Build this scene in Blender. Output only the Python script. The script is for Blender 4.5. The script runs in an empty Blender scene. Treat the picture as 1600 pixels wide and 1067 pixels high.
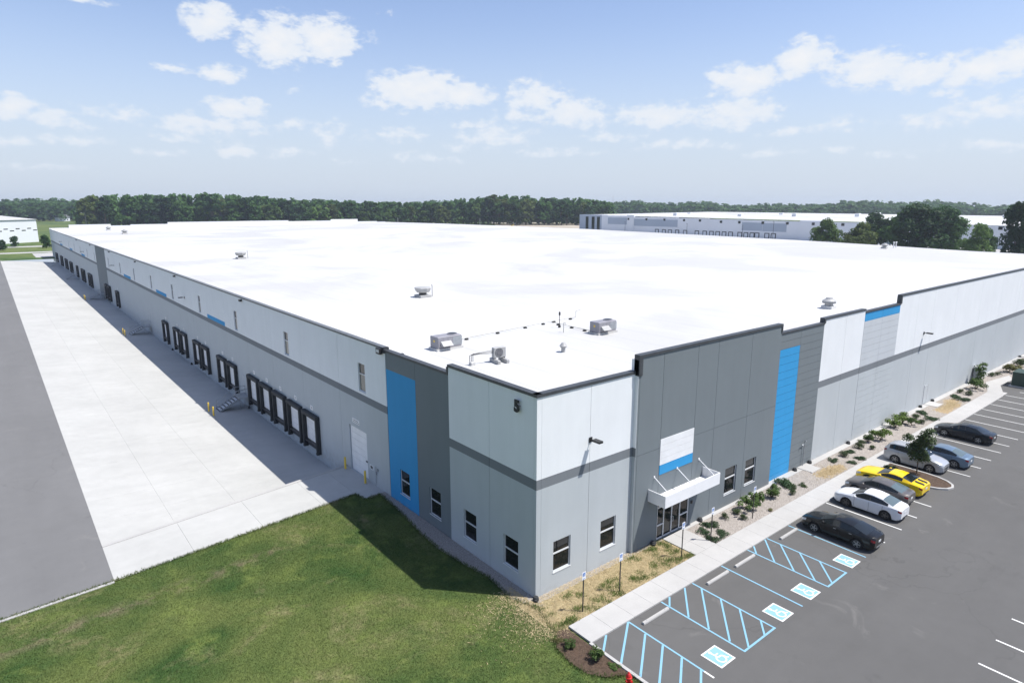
import bpy, math, random
import numpy as np
from mathutils import Vector, Matrix

random.seed(11)
rng = np.random.default_rng(11)
scene = bpy.context.scene
COL = scene.collection
R = math.radians

# ------------------------------------------------------------------ camera
cam_data = bpy.data.cameras.new('camera')
cam_data.sensor_width = 36.0
cam_data.lens = 22.568
cam_data.clip_start = 0.5
cam_data.clip_end = 12000.0
cam = bpy.data.objects.new('camera', cam_data)
COL.objects.link(cam)
CAMP = Vector((-21.3164, -24.0676, 21.6))
_yaw, _pit = 0.889884, 0.209501
fwd = Vector((math.cos(_yaw)*math.cos(_pit), math.sin(_yaw)*math.cos(_pit), -math.sin(_pit)))
cam.location = CAMP
cam.rotation_euler = fwd.to_track_quat('-Z', 'Y').to_euler()
scene.camera = cam

cy = scene.cycles
cy.max_bounces = 6; cy.diffuse_bounces = 3; cy.glossy_bounces = 2; cy.transmission_bounces = 2; cy.transparent_max_bounces = 4; cy.volume_bounces = 0
cy.caustics_reflective = False; cy.caustics_refractive = False

# ------------------------------------------------------------------ exposure
scene.view_settings.view_transform = 'Standard'
scene.view_settings.look = 'None'
scene.view_settings.gamma = 1.0
scene.view_settings.use_curve_mapping = False
scene.view_settings.exposure = 0.50

# ------------------------------------------------------------------ sun
SUNV = Vector((0.365, -0.402, 1.0)).normalized()
sun_data = bpy.data.lights.new('sun', 'SUN')
sun_data.energy = 4.4
sun_data.angle = R(0.53)
sun_data.color = (1.0, 0.965, 0.91)
sun = bpy.data.objects.new('sun', sun_data)
sun.location = (60, -60, 160)
sun.rotation_euler = (-SUNV).to_track_quat('-Z', 'Y').to_euler()
COL.objects.link(sun)

# ------------------------------------------------------------------ world
world = bpy.data.worlds.new('World')
scene.world = world
world.use_nodes = True
world.cycles.sampling_method = 'MANUAL'
world.cycles.sample_map_resolution = 256
wt = world.node_tree
wt.nodes.clear()

def nd(nt, kind, inp=None, **props):
    n = nt.nodes.new(kind)
    for k, v in props.items():
        setattr(n, k, v)
    if inp:
        for k, v in inp.items():
            s = n.inputs[k]
            if isinstance(v, bpy.types.NodeSocket):
                nt.links.new(v, s)
            else:
                s.default_value = v
    return n

def mth(nt, op, a, b=0.0, c=0.0, clamp=False):
    return nd(nt, 'ShaderNodeMath', {0: a, 1: b, 2: c}, operation=op, use_clamp=clamp).outputs[0]

SKY_STRENGTH = 0.13
sky = nd(wt, 'ShaderNodeTexSky', sky_type='NISHITA')
sky.sun_disc = False
sky.sun_elevation = math.asin(SUNV.z)
sky.sun_rotation = math.atan2(SUNV.x, SUNV.y)
sky.altitude = 200.0
sky.air_density = 1.0
sky.dust_density = 0.9
sky.ozone_density = 1.2
tc = nd(wt, 'ShaderNodeTexCoord')
sep = nd(wt, 'ShaderNodeSeparateXYZ', {0: tc.outputs['Generated']})
az = mth(wt, 'ARCTAN2', sep.outputs[1], sep.outputs[0])
el = mth(wt, 'ARCSINE', sep.outputs[2])
ae = nd(wt, 'ShaderNodeCombineXYZ', {0: az, 1: el, 2: 0.0}).outputs[0]
# billows: domain-warped fractal noise over the direction
flat = nd(wt, 'ShaderNodeVectorMath', {0: tc.outputs['Generated'], 1: (1.0, 1.0, 1.9)}, operation='MULTIPLY').outputs[0]
nz1 = nd(wt, 'ShaderNodeTexNoise', {'Vector': flat, 'Scale': 46.0, 'Detail': 5.0, 'Roughness': 0.60, 'Distortion': 0.0})
nz2 = nd(wt, 'ShaderNodeTexNoise', {'Vector': tc.outputs['Generated'], 'Scale': 9.0, 'Detail': 2.0, 'Roughness': 0.55})
wob = nd(wt, 'ShaderNodeVectorMath', {0: nz2.outputs['Color'], 1: (0.5, 0.5, 0.5)}, operation='SUBTRACT').outputs[0]
wob = nd(wt, 'ShaderNodeVectorMath', {0: wob, 1: (0.060, 0.022, 0.0)}, operation='MULTIPLY').outputs[0]
aew = nd(wt, 'ShaderNodeVectorMath', {0: ae, 1: wob}, operation='ADD').outputs[0]
CLOUDS = [(1.3055,0.2353,0.0253,0.0205,1.00),(1.2239,0.2157,0.0456,0.0291,1.00),(1.1475,0.2229,0.0403,0.0271,1.00),(1.3494,0.1736,0.0302,0.0066,0.60),(1.2921,0.1717,0.0241,0.0127,0.80),(1.0296,0.1630,0.0578,0.0257,1.00),(0.9646,0.1588,0.0451,0.0148,1.00),(1.2774,0.1302,0.0333,0.0139,0.90),(1.5284,0.1120,0.0198,0.0136,0.90),(1.4828,0.1023,0.0410,0.0141,0.60),(1.4137,0.1143,0.0533,0.0122,0.45),(1.3331,0.1078,0.0472,0.0137,0.70),(1.2860,0.1051,0.0527,0.0140,0.60),(1.2723,0.0745,0.0302,0.0106,0.70),(1.1550,0.0975,0.0368,0.0202,0.45),(1.0596,0.0995,0.0489,0.0131,0.45),(0.9849,0.0859,0.0191,0.0076,0.60),(0.9228,0.1007,0.0591,0.0161,0.55),(0.8517,0.1538,0.0452,0.0242,0.75),(0.7996,0.1305,0.0585,0.0206,0.80),(0.6702,0.1260,0.0611,0.0184,0.85),(0.5735,0.1260,0.0558,0.0197,0.85),(0.5570,0.1673,0.0479,0.0192,1.00),(0.4906,0.1882,0.0326,0.0236,1.00),(0.4069,0.1681,0.0464,0.0229,0.85),(0.3498,0.1614,0.0442,0.0206,0.85),(0.2908,0.1604,0.0540,0.0198,0.85),(0.2519,0.1662,0.0374,0.0192,0.90),(0.3432,0.1024,0.0487,0.0113,0.55),(0.2658,0.1102,0.0538,0.0168,0.60),(0.3133,0.1345,0.0268,0.0063,0.60),(0.4379,0.1039,0.0308,0.0102,0.50),(0.4366,0.0736,0.0224,0.0060,0.50),(1.0754,0.2611,0.0108,0.0044,0.40),(1.4398,0.2391,0.0312,0.0046,0.60),(1.0946,0.2311,0.0163,0.0106,0.30),(1.2032,0.1569,0.0161,0.0071,0.35),(1.5091,0.0454,0.0549,0.0055,0.42),(1.3824,0.0685,0.0423,0.0059,0.45),(1.2092,0.0718,0.0437,0.0082,0.50),(1.1301,0.0626,0.0327,0.0065,0.45),(1.0232,0.0692,0.0571,0.0076,0.42),(0.8320,0.0768,0.0766,0.0076,0.45),(0.7379,0.0975,0.0566,0.0085,0.50),(0.6366,0.0831,0.0649,0.0083,0.50),(0.5315,0.0717,0.0539,0.0072,0.45),(0.3671,0.0645,0.0582,0.0066,0.40),(0.2700,0.0694,0.0468,0.0078,0.50),(1.4727,0.0773,0.0479,0.0080,0.50),(1.5303,0.0743,0.0307,0.0076,0.50),(1.2066,0.1098,0.0271,0.0090,0.55),(1.3580,0.0881,0.0426,0.0068,0.45),(0.4965,0.0984,0.0440,0.0088,0.50),(0.9558,0.1203,0.0379,0.0075,0.45),(0.6051,0.1492,0.0181,0.0054,0.40),(1.0761,0.1447,0.0278,0.0110,0.45),(0.8894,0.1293,0.0379,0.0113,0.50),]
_r = random.Random(5)
for _i in range(5):      # the same kind of scattered cumulus all the way round
    _a = _r.uniform(1.75, 6.2)
    _a = _a - 2*math.pi if _a > math.pi else _a
    _e = _r.choice([0.1, 0.13, 0.17, 0.22, 0.3, 0.4])
    CLOUDS.append((_a, _e, _r.uniform(0.03, 0.07), _r.uniform(0.013, 0.028), _r.uniform(0.5, 1.0)))
cov = None
for (ca, ce, ra, rb, wgt) in CLOUDS:
    kx, ky = 1/(ra*1.22), 1/(rb*1.22)
    v = nd(wt, 'ShaderNodeVectorMath', {0: aew, 1: (kx, ky, 0.0), 2: (-ca*kx, -ce*ky, 0.0)}, operation='MULTIPLY_ADD').outputs[0]
    ln = nd(wt, 'ShaderNodeVectorMath', {0: v}, operation='LENGTH').outputs['Value']
    c = mth(wt, 'MULTIPLY_ADD', ln, -wgt/1.1, wgt*1.25/1.1)
    cov = mth(wt, 'MAXIMUM', c, 0.0) if cov is None else mth(wt, 'MAXIMUM', cov, c)
bil = mth(wt, 'MULTIPLY_ADD', nz1.outputs[0], 2.3, -1.15)
den = mth(wt, 'ADD', cov, mth(wt, 'MULTIPLY', bil, 0.70))
gate = nd(wt, 'ShaderNodeMapRange', {0: cov, 1: 0.02, 2: 0.22, 3: 0.0, 4: 1.0}).outputs[0]
dens = nd(wt, 'ShaderNodeMapRange', {0: den, 1: 0.12, 2: 0.60, 3: 0.0, 4: 1.0}, interpolation_type='SMOOTHSTEP').outputs[0]
dens = mth(wt, 'MULTIPLY', dens, gate)
fade = nd(wt, 'ShaderNodeMapRange', {0: el, 1: 0.03, 2: 0.17, 3: 0.65, 4: 0.95}).outputs[0]
dens = mth(wt, 'MULTIPLY', dens, fade)
veil = nd(wt, 'ShaderNodeMapRange', {0: el, 1: -0.02, 2: 0.30, 3: 0.95, 4: 0.10}, interpolation_type='SMOOTHSTEP').outputs[0]
tint = nd(wt, 'ShaderNodeVectorMath', {0: sky.outputs[0], 1: (0.90, 0.88, 0.97)}, operation='MULTIPLY').outputs[0]
base = nd(wt, 'ShaderNodeMix', {0: veil, 6: tint, 7: (3.45, 3.92, 4.60, 1.0)}, data_type='RGBA').outputs[2]
thick = nd(wt, 'ShaderNodeMapRange', {0: den, 1: 0.3, 2: 1.1, 3: 0.0, 4: 1.0}).outputs[0]
ccol = nd(wt, 'ShaderNodeMix', {0: thick, 6: (4.25, 4.62, 5.15, 1.0), 7: (4.95, 5.02, 5.15, 1.0)}, data_type='RGBA').outputs[2]
skyc = nd(wt, 'ShaderNodeMix', {0: dens, 6: base, 7: ccol}, data_type='RGBA').outputs[2]
bg = nd(wt, 'ShaderNodeBackground', {'Color': skyc, 'Strength': SKY_STRENGTH})
wo = nd(wt, 'ShaderNodeOutputWorld', {'Surface': bg.outputs[0]})

# ------------------------------------------------------------------ materials
def new_mat(name):
    m = bpy.data.materials.new(name)
    m.use_nodes = True
    nt = m.node_tree
    return m, nt, nt.nodes['Principled BSDF']

def mixc(nt, f, a, b):
    return nd(nt, 'ShaderNodeMix', {0: f, 6: a, 7: b}, data_type='RGBA').outputs[2]

def c4(c):
    return (c[0], c[1], c[2], 1.0)

def pos(nt):
    return nd(nt, 'ShaderNodeNewGeometry').outputs['Position']

def noise(nt, vec, scale, detail=4.0, rough=0.55, dist=0.0):
    return nd(nt, 'ShaderNodeTexNoise', {'Vector': vec, 'Scale': scale, 'Detail': detail, 'Roughness': rough, 'Distortion': dist}).outputs[0]

def rng_map(nt, v, a, b, lo=0.0, hi=1.0):
    return nd(nt, 'ShaderNodeMapRange', {0: v, 1: a, 2: b, 3: lo, 4: hi}).outputs[0]

def bump(nt, bsdf, h, strength, dist=0.02):
    b = nd(nt, 'ShaderNodeBump', {'Height': h, 'Strength': strength, 'Distance': dist})
    nt.links.new(b.outputs[0], bsdf.inputs['Normal'])

def simple(name, col, rough=0.6, metal=0.0, var=0.12, scale=1.2, spec=0.5, coat=0.0, bmp=0.0):
    m, nt, b = new_mat(name)
    p = pos(nt)
    f = noise(nt, p, scale, 5.0)
    lo = tuple(x*(1-var) for x in col)
    hi = tuple(min(1, x*(1+var)) for x in col)
    nt.links.new(mixc(nt, rng_map(nt, f, 0.3, 0.7), c4(lo), c4(hi)), b.inputs['Base Color'])
    b.inputs['Roughness'].default_value = rough
    b.inputs['Metallic'].default_value = metal
    b.inputs['Specular IOR Level'].default_value = spec
    b.inputs['Coat Weight'].default_value = coat
    b.inputs['Coat Roughness'].default_value = 0.04
    if bmp:
        bump(nt, b, noise(nt, p, scale*14, 4.0), bmp)
    return m

WHITE = (0.75, 0.765, 0.775); LGREY = (0.44, 0.470, 0.485); BAND = (0.175, 0.19, 0.205)
DARK = (0.166, 0.190, 0.203); BLUE = (0.034, 0.285, 0.575)

def paint(name, stops):
    """painted tilt-up concrete: flat colours with height, faint roller mottling and streaks"""
    m, nt, b = new_mat(name)
    p = pos(nt)
    sx = nd(nt, 'ShaderNodeSeparateXYZ', {0: p})
    z = sx.outputs[2]
    col = c4(stops[0][1])
    for zz, cc in stops[1:]:
        col = mixc(nt, mth(nt, 'GREATER_THAN', z, zz), col, c4(cc))
    st = nd(nt, 'ShaderNodeVectorMath', {0: p, 1: (1.0, 1.0, 0.10)}, operation='MULTIPLY').outputs[0]
    n1 = noise(nt, st, 1.7, 5.0, 0.6)
    n2 = noise(nt, p, 0.35, 4.0, 0.6)
    n = mth(nt, 'ADD', mth(nt, 'MULTIPLY', n1, 0.45), mth(nt, 'MULTIPLY', n2, 0.55))
    fac = rng_map(nt, n, 0.33, 0.67, 0.95, 1.03)
    sc = nd(nt, 'ShaderNodeVectorMath', {0: col if not isinstance(col, tuple) else col[:3], 'Scale': fac}, operation='SCALE').outputs[0]
    # splash dirt close to the ground
    d = mth(nt, 'MULTIPLY', rng_map(nt, z, 0.45, 0.0), rng_map(nt, noise(nt, p, 2.2, 5.0), 0.42, 0.7), clamp=True)
    sc = mixc(nt, mth(nt, 'MULTIPLY', d, 0.35), sc, (0.25, 0.22, 0.18, 1.0))
    nt.links.new(sc, b.inputs['Base Color'])
    b.inputs['Roughness'].default_value = 0.72
    b.inputs['Specular IOR Level'].default_value = 0.3
    bump(nt, b, noise(nt, p, 9.0, 5.0, 0.6), 0.05, 0.01)
    return m

M = {}
M['wall'] = paint('wall_paint', [(0, LGREY), (6.50, BAND), (7.08, WHITE)])
M['dark'] = paint('dark_paint', [(0, DARK)])
M['blue'] = paint('blue_paint', [(0, BLUE), (9.96, DARK)])
M['blue_all'] = paint('blue_accent_paint', [(0, BLUE)])
M['blue_strip'] = paint('blue_strip_paint', [(0, BLUE), (10.76, DARK)])
M['rib_lt'] = paint('ribbed_paint', [(0, LGREY), (6.50, BAND), (7.08, (0.50, 0.525, 0.55)), (11.32, BLUE)])
M['white'] = simple('white_paint', (0.76, 0.76, 0.765), 0.55, var=0.05)
M['joint'] = simple('joint_sealant', (0.09, 0.095, 0.10), 0.9)
M['cap'] = simple('dark_coping', (0.050, 0.054, 0.060), 0.5, var=0.2, scale=2.0)
M['cap_lt'] = simple('grey_coping', (0.115, 0.122, 0.130), 0.45, var=0.2, scale=2.0)
M['frame'] = simple('pale_aluminium', (0.62, 0.63, 0.64), 0.4, var=0.06)
M['black'] = simple('black_rubber', (0.026, 0.028, 0.030), 0.75, var=0.3)
M['blackmetal'] = simple('black_metal', (0.02, 0.02, 0.022), 0.4, var=0.2)
M['steel'] = simple('galvanised_steel', (0.34, 0.36, 0.38), 0.45, metal=0.55, var=0.15, scale=3)
M['unit'] = simple('unit_casing', (0.25, 0.245, 0.27), 0.5, var=0.08, scale=2)
M['casing_lt'] = simple('light_casing', (0.36, 0.36, 0.355), 0.5, var=0.08, scale=2)
M['yellow'] = simple('safety_yellow', (0.72, 0.50, 0.06), 0.5, var=0.12)
M['red'] = simple('hydrant_red', (0.55, 0.02, 0.02), 0.35, var=0.15)
M['green_box'] = simple('dark_green_metal', (0.022, 0.050, 0.038), 0.45, var=0.15)
M['bark'] = simple('bark', (0.10, 0.075, 0.055), 0.9, var=0.3, scale=4)
M['tyre'] = simple('tyre', (0.016, 0.016, 0.017), 0.85, var=0.2)
M['rim'] = simple('alloy_rim', (0.30, 0.305, 0.31), 0.4, metal=0.6, var=0.05)
M['rim_dark'] = simple('dark_alloy', (0.10, 0.10, 0.105), 0.35, metal=0.7, var=0.05)
M['redlens'] = simple('red_lens', (0.20, 0.010, 0.014), 0.12, var=0.05)
M['lens'] = simple('clear_lens', (0.60, 0.62, 0.64), 0.10, var=0.05)
M['sign_blue'] = simple('sign_blue', (0.03, 0.16, 0.50), 0.5, var=0.05)
M['gas'] = simple('pipe_yellow_grey', (0.22, 0.215, 0.18), 0.5)

def glass(name, col=(0.010, 0.012, 0.014), rough=0.03, spec=0.5):
    m, nt, b = new_mat(name)
    b.inputs['Base Color'].default_value = c4(col)
    b.inputs['Roughness'].default_value = rough
    b.inputs['Specular IOR Level'].default_value = spec
    bump(nt, b, noise(nt, pos(nt), 0.7, 2.0), 0.03, 0.05)
    return m
M['glass'] = glass('window_glass')
M['glass_tan'] = glass('blinds_behind_glass', (0.16, 0.155, 0.14), 0.06)
M['carglass_sky'] = glass('car_glass_painted_sky', (0.10, 0.135, 0.145), 0.04, 0.6)  # rear panes: pale base colour stands in for reflected sky
M['carglass'] = glass('car_glass', (0.012, 0.016, 0.018), 0.02, 0.6)

def mat_concrete(name, col, seed=0.0):
    m, nt, b = new_mat(name)
    p = pos(nt)
    p = nd(nt, 'ShaderNodeVectorMath', {0: p, 1: (seed, seed*2, 0)}, operation='ADD').outputs[0]
    oi = nd(nt, 'ShaderNodeObjectInfo').outputs['Random']
    n1 = noise(nt, p, 0.12, 6.0, 0.6)
    n2 = noise(nt, p, 1.1, 6.0, 0.65)
    st = nd(nt, 'ShaderNodeVectorMath', {0: p, 1: (0.25, 1.6, 1)}, operation='MULTIPLY').outputs[0]
    n3 = noise(nt, st, 0.5, 5.0, 0.6, 0.4)
    f = mth(nt, 'ADD', mth(nt, 'MULTIPLY', n1, 0.5), mth(nt, 'ADD', mth(nt, 'MULTIPLY', n2, 0.3), mth(nt, 'MULTIPLY', n3, 0.2)))
    f = rng_map(nt, f, 0.36, 0.64, 0.88, 1.07)
    f = mth(nt, 'MULTIPLY', f, rng_map(nt, oi, 0, 1, 0.985, 1.012))
    col2 = nd(nt, 'ShaderNodeVectorMath', {0: c4(col)[:3], 'Scale': f}, operation='SCALE').outputs[0]
    spots = rng_map(nt, noise(nt, p, 1.9, 3.0, 0.5, 1.2), 0.70, 0.78)
    col2 = mixc(nt, mth(nt, 'MULTIPLY', spots, 0.35), col2, (0.20, 0.19, 0.18, 1))
    nt.links.new(col2, b.inputs['Base Color'])
    b.inputs['Roughness'].default_value = 0.85
    b.inputs['Specular IOR Level'].default_value = 0.25
    bump(nt, b, noise(nt, p, 18.0, 4.0), 0.15, 0.008)
    return m
M['conc'] = mat_concrete('concrete', (0.438, 0.436, 0.416))
M['walk'] = mat_concrete('walk_concrete', (0.425, 0.417, 0.402), 13.0)
M['farconc'] = mat_concrete('road_concrete', (0.42, 0.41, 0.40), 31.0)

def mat_asphalt(name, col, streak=1.0, warm=(1, 1, 1)):
    m, nt, b = new_mat(name)
    p = pos(nt)
    n1 = noise(nt, p, 0.10, 5.0, 0.6, 0.6)
    n2 = noise(nt, p, 0.9, 6.0, 0.7)
    n3 = noise(nt, p, 26.0, 3.0, 0.7)
    ln = nd(nt, 'ShaderNodeVectorMath', {0: p, 1: (0.05, 0.55, 1)} if streak > 0 else {0: p, 1: (0.55, 0.05, 1)}, operation='MULTIPLY').outputs[0]
    n4 = noise(nt, ln, 1.0, 4.0, 0.6, 0.3)
    f = mth(nt, 'ADD', mth(nt, 'MULTIPLY', n1, 0.36), mth(nt, 'ADD', mth(nt, 'MULTIPLY', n2, 0.24), mth(nt, 'ADD', mth(nt, 'MULTIPLY', n3, 0.16), mth(nt, 'MULTIPLY', n4, 0.24))))
    f = rng_map(nt, f, 0.36, 0.64, 0.88, 1.10)
    col2 = nd(nt, 'ShaderNodeVectorMath', {0: col, 'Scale': f}, operation='SCALE').outputs[0]
    oil = rng_map(nt, noise(nt, p, 0.55, 3.0, 0.5, 1.6), 0.68, 0.80)
    col2 = mixc(nt, mth(nt, 'MULTIPLY', oil, 0.35), col2, (col[0]*0.5, col[1]*0.5, col[2]*0.5, 1))
    dust = rng_map(nt, noise(nt, p, 0.33, 6.0, 0.65, 0.9), 0.62, 0.80)
    col2 = mixc(nt, mth(nt, 'MULTIPLY', dust, 0.28), col2, (0.34, 0.325, 0.30, 1))
    # hairline cracks
    vo = nd(nt, 'ShaderNodeTexVoronoi', {'Vector': nd(nt, 'ShaderNodeVectorMath', {0: p, 1: nd(nt, 'ShaderNodeVectorMath', {0: nd(nt, 'ShaderNodeTexNoise', {'Vector': p, 'Scale': 0.35, 'Detail': 4.0}).outputs['Color'], 'Scale': 3.2}, operation='SCALE').outputs[0]}, operation='ADD').outputs[0], 'Scale': 0.085}, feature='DISTANCE_TO_EDGE')
    cr = rng_map(nt, vo.outputs['Distance'], 0.0045, 0.0)
    cr = mth(nt, 'MULTIPLY', cr, rng_map(nt, noise(nt, p, 0.07, 2.0), 0.50, 0.60))
    col2 = mixc(nt, mth(nt, 'MULTIPLY', cr, 0.30), col2, (0.05, 0.05, 0.05, 1))
    nt.links.new(col2, b.inputs['Base Color'])
    b.inputs['Roughness'].default_value = 0.88
    b.inputs['Specular IOR Level'].default_value = 0.25
    bump(nt, b, n3, 0.35, 0.01)
    return m
M['asph'] = mat_asphalt('parking_asphalt', (0.108, 0.106, 0.103))
M['asph2'] = mat_asphalt('drive_asphalt', (0.158, 0.157, 0.156), -1.0)

def mat_roof():
    m, nt, b = new_mat('roof_membrane')
    p = pos(nt)
    n = noise(nt, p, 0.035, 6.0, 0.62, 0.6)
    n2 = noise(nt, nd(nt, 'ShaderNodeVectorMath', {0: p, 1: (0.35, 0.06, 1)}, operation='MULTIPLY').outputs[0], 0.6, 5.0, 0.6)
    sx = nd(nt, 'ShaderNodeSeparateXYZ', {0: p})
    fr = mth(nt, 'ABSOLUTE', mth(nt, 'SUBTRACT', mth(nt, 'FRACT', mth(nt, 'MULTIPLY', sx.outputs[0], 1/3.05)), 0.5))
    s = rng_map(nt, fr, 0.484, 0.49)                      # lapped sheet edges every 3 m
    col = mixc(nt, rng_map(nt, n, 0.40, 0.62), (0.465, 0.46, 0.445, 1), (0.60, 0.598, 0.585, 1))
    col = mixc(nt, mth(nt, 'MULTIPLY', rng_map(nt, n2, 0.52, 0.80), 0.35), col, (0.37, 0.36, 0.342, 1))
    col = mixc(nt, mth(nt, 'MULTIPLY', s, 0.7), col, (0.34, 0.34, 0.335, 1))
    nt.links.new(col, b.inputs['Base Color'])
    b.inputs['Roughness'].default_value = 0.6
    return m
M['roof'] = mat_roof()

def mat_grass(name, dry=0.5, far=False):
    m, nt, b = new_mat(name)
    p = pos(nt)
    k = 0.12 if far else 1.0
    n1 = noise(nt, p, 0.16*k, 5.0, 0.6, 0.5)
    n2 = noise(nt, p, 0.55*k, 5.0, 0.6, 0.3)
    n3 = noise(nt, p, 7.0*k, 4.0, 0.7)
    col = mixc(nt, rng_map(nt, n1, 0.36, 0.62), (0.042, 0.084, 0.022, 1), (0.118, 0.146, 0.044, 1))
    col = mixc(nt, rng_map(nt, n2, 0.52, 0.75), col, (0.150, 0.190, 0.051, 1))
    d = mth(nt, 'MULTIPLY', rng_map(nt, noise(nt, p, 0.21*k, 6.0, 0.68, 0.8), 0.54, 0.70), rng_map(nt, noise(nt, p, 2.0*k, 4.0, 0.6), 0.35, 0.6))
    col = mixc(nt, mth(nt, 'MULTIPLY', d, dry), col, (0.245, 0.215, 0.115, 1))
    f = rng_map(nt, n3, 0.25, 0.75, 0.72, 1.30)
    col = nd(nt, 'ShaderNodeVectorMath', {0: col, 'Scale': f}, operation='SCALE').outputs[0]
    if not far:   # worn seam of the old erosion mat that runs beside the apron
        sx = nd(nt, 'ShaderNodeSeparateXYZ', {0: p})
        dd = mth(nt, 'ABSOLUTE', mth(nt, 'SUBTRACT', mth(nt, 'SUBTRACT', sx.outputs[1], mth(nt, 'MULTIPLY', sx.outputs[0], 0.07)), 15.0))
        w = mth(nt, 'MULTIPLY', rng_map(nt, dd, 0.9, 0.0), rng_map(nt, noise(nt, p, 0.9, 5.0, 0.6), 0.44, 0.60), clamp=True)
        w = mth(nt, 'MULTIPLY', w, rng_map(nt, sx.outputs[0], -7.5, -10.0))
        col = mixc(nt, mth(nt, 'MULTIPLY', w, 0.8), col, (0.185, 0.155, 0.10, 1))
    nt.links.new(col, b.inputs['Base Color'])
    b.inputs['Roughness'].default_value = 0.9
    b.inputs['Specular IOR Level'].default_value = 0.15
    if not far:
        bump(nt, b, noise(nt, p, 16.0, 4.0, 0.7), 0.8, 0.05)
    return m
M['grass'] = mat_grass('lawn_grass', 0.75)
M['field'] = mat_grass('far_field', 0.5, True)

def mat_ground(name, a, bcol, cc, scale=3.0, bs=0.6):
    m, nt, b = new_mat(name)
    p = pos(nt)
    n1 = noise(nt, p, scale, 6.0, 0.7)
    n2 = noise(nt, p, scale*0.2, 4.0, 0.6, 0.4)
    col = mixc(nt, rng_map(nt, n1, 0.3, 0.7), c4(a), c4(bcol))
    col = mixc(nt, rng_map(nt, n2, 0.52, 0.68), col, c4(cc))
    nt.links.new(col, b.inputs['Base Color'])
    b.inputs['Roughness'].default_value = 0.95
    b.inputs['Specular IOR Level'].default_value = 0.1
    bump(nt, b, noise(nt, p, scale*6, 5.0, 0.7), 0.9, 0.04)
    return m
M['straw'] = mat_ground('straw_mat', (0.42, 0.335, 0.19), (0.66, 0.545, 0.33), (0.50, 0.42, 0.24), 5.0)
M['straw_dk'] = mat_ground('dry_straw_litter', (0.26, 0.195, 0.115), (0.44, 0.34, 0.21), (0.32, 0.25, 0.15), 5.0)
M['mulch'] = mat_ground('bark_mulch', (0.060, 0.042, 0.032), (0.14, 0.10, 0.075), (0.11, 0.075, 0.055), 7.0)
M['pebble_bed'] = mat_ground('pebble_bed', (0.27, 0.24, 0.215), (0.42, 0.38, 0.345), (0.33, 0.285, 0.25), 9.0)
M['gravel_bed'] = mat_ground('gravel_bed', (0.24, 0.23, 0.21), (0.42, 0.40, 0.37), (0.33, 0.31, 0.28), 10.0)
M['dirt'] = mat_ground('bare_dirt', (0.34, 0.30, 0.24), (0.46, 0.41, 0.34), (0.24, 0.25, 0.15), 0.05)
M['hill'] = mat_ground('woodland_floor', (0.03, 0.05, 0.025), (0.05, 0.08, 0.035), (0.06, 0.09, 0.04), 0.02)
M['wood_dry'] = M['bark']

def mat_stone(name, a, bcol):
    m, nt, b = new_mat(name)
    n = noise(nt, pos(nt), 14.0, 3.0, 0.7)
    nt.links.new(mixc(nt, rng_map(nt, n, 0.3, 0.7), c4(a), c4(bcol)), b.inputs['Base Color'])
    b.inputs['Roughness'].default_value = 0.85
    return m
M['stone'] = mat_stone('river_stone', (0.20, 0.178, 0.16), (0.45, 0.41, 0.37))

def mat_leaf(name, dark, light, scale=1.5, trans=0.25):
    m, nt, b = new_mat(name)
    p = pos(nt)
    oi = nd(nt, 'ShaderNodeObjectInfo').outputs['Random']
    n = noise(nt, p, scale, 4.0, 0.65)
    col = mixc(nt, rng_map(nt, n, 0.3, 0.7), c4(dark), c4(light))
    f = rng_map(nt, oi, 0.0, 1.0, 0.75, 1.25)
    col = nd(nt, 'ShaderNodeVectorMath', {0: col, 'Scale': f}, operation='SCALE').outputs[0]
    nt.links.new(col, b.inputs['Base Color'])
    b.inputs['Roughness'].default_value = 0.65
    b.inputs['Specular IOR Level'].default_value = 0.25
    tr = nd(nt, 'ShaderNodeBsdfTranslucent', {'Color': col})
    mx = nd(nt, 'ShaderNodeMixShader', {0: trans, 1: b.outputs[0], 2: tr.outputs[0]})
    nt.links.new(mx.outputs[0], nt.nodes['Material Output'].inputs['Surface'])
    return m
M['leaf_dark'] = mat_leaf('dark_leaves', (0.030, 0.052, 0.020), (0.070, 0.105, 0.036), 3.0)
M['leaf_mid'] = mat_leaf('mid_leaves', (0.045, 0.085, 0.022), (0.095, 0.150, 0.038), 3.0)
M['leaf_lime'] = mat_leaf('lime_leaves', (0.085, 0.145, 0.030), (0.165, 0.230, 0.055), 3.0)
M['leaf_olive'] = mat_leaf('olive_leaves', (0.095, 0.100, 0.035), (0.170, 0.160, 0.060), 3.0)
M['leaf_juniper'] = mat_leaf('juniper_needles', (0.036, 0.070, 0.032), (0.075, 0.125, 0.055), 3.0)
M['tree_a'] = mat_leaf('oak_canopy', (0.016, 0.048, 0.016), (0.050, 0.110, 0.032), 0.25, 0.45)
M['tree_b'] = mat_leaf('maple_canopy', (0.038, 0.098, 0.024), (0.100, 0.190, 0.044), 0.25, 0.45)
M['tree_c'] = mat_leaf('young_canopy', (0.078, 0.150, 0.036), (0.160, 0.255, 0.064), 0.25, 0.45)
M['tree_d'] = mat_leaf('olive_canopy', (0.064, 0.100, 0.026), (0.130, 0.172, 0.044), 0.25, 0.45)
M['woods'] = mat_leaf('woods_canopy', (0.028, 0.076, 0.022), (0.092, 0.182, 0.046), 0.035, 0.45)

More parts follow.
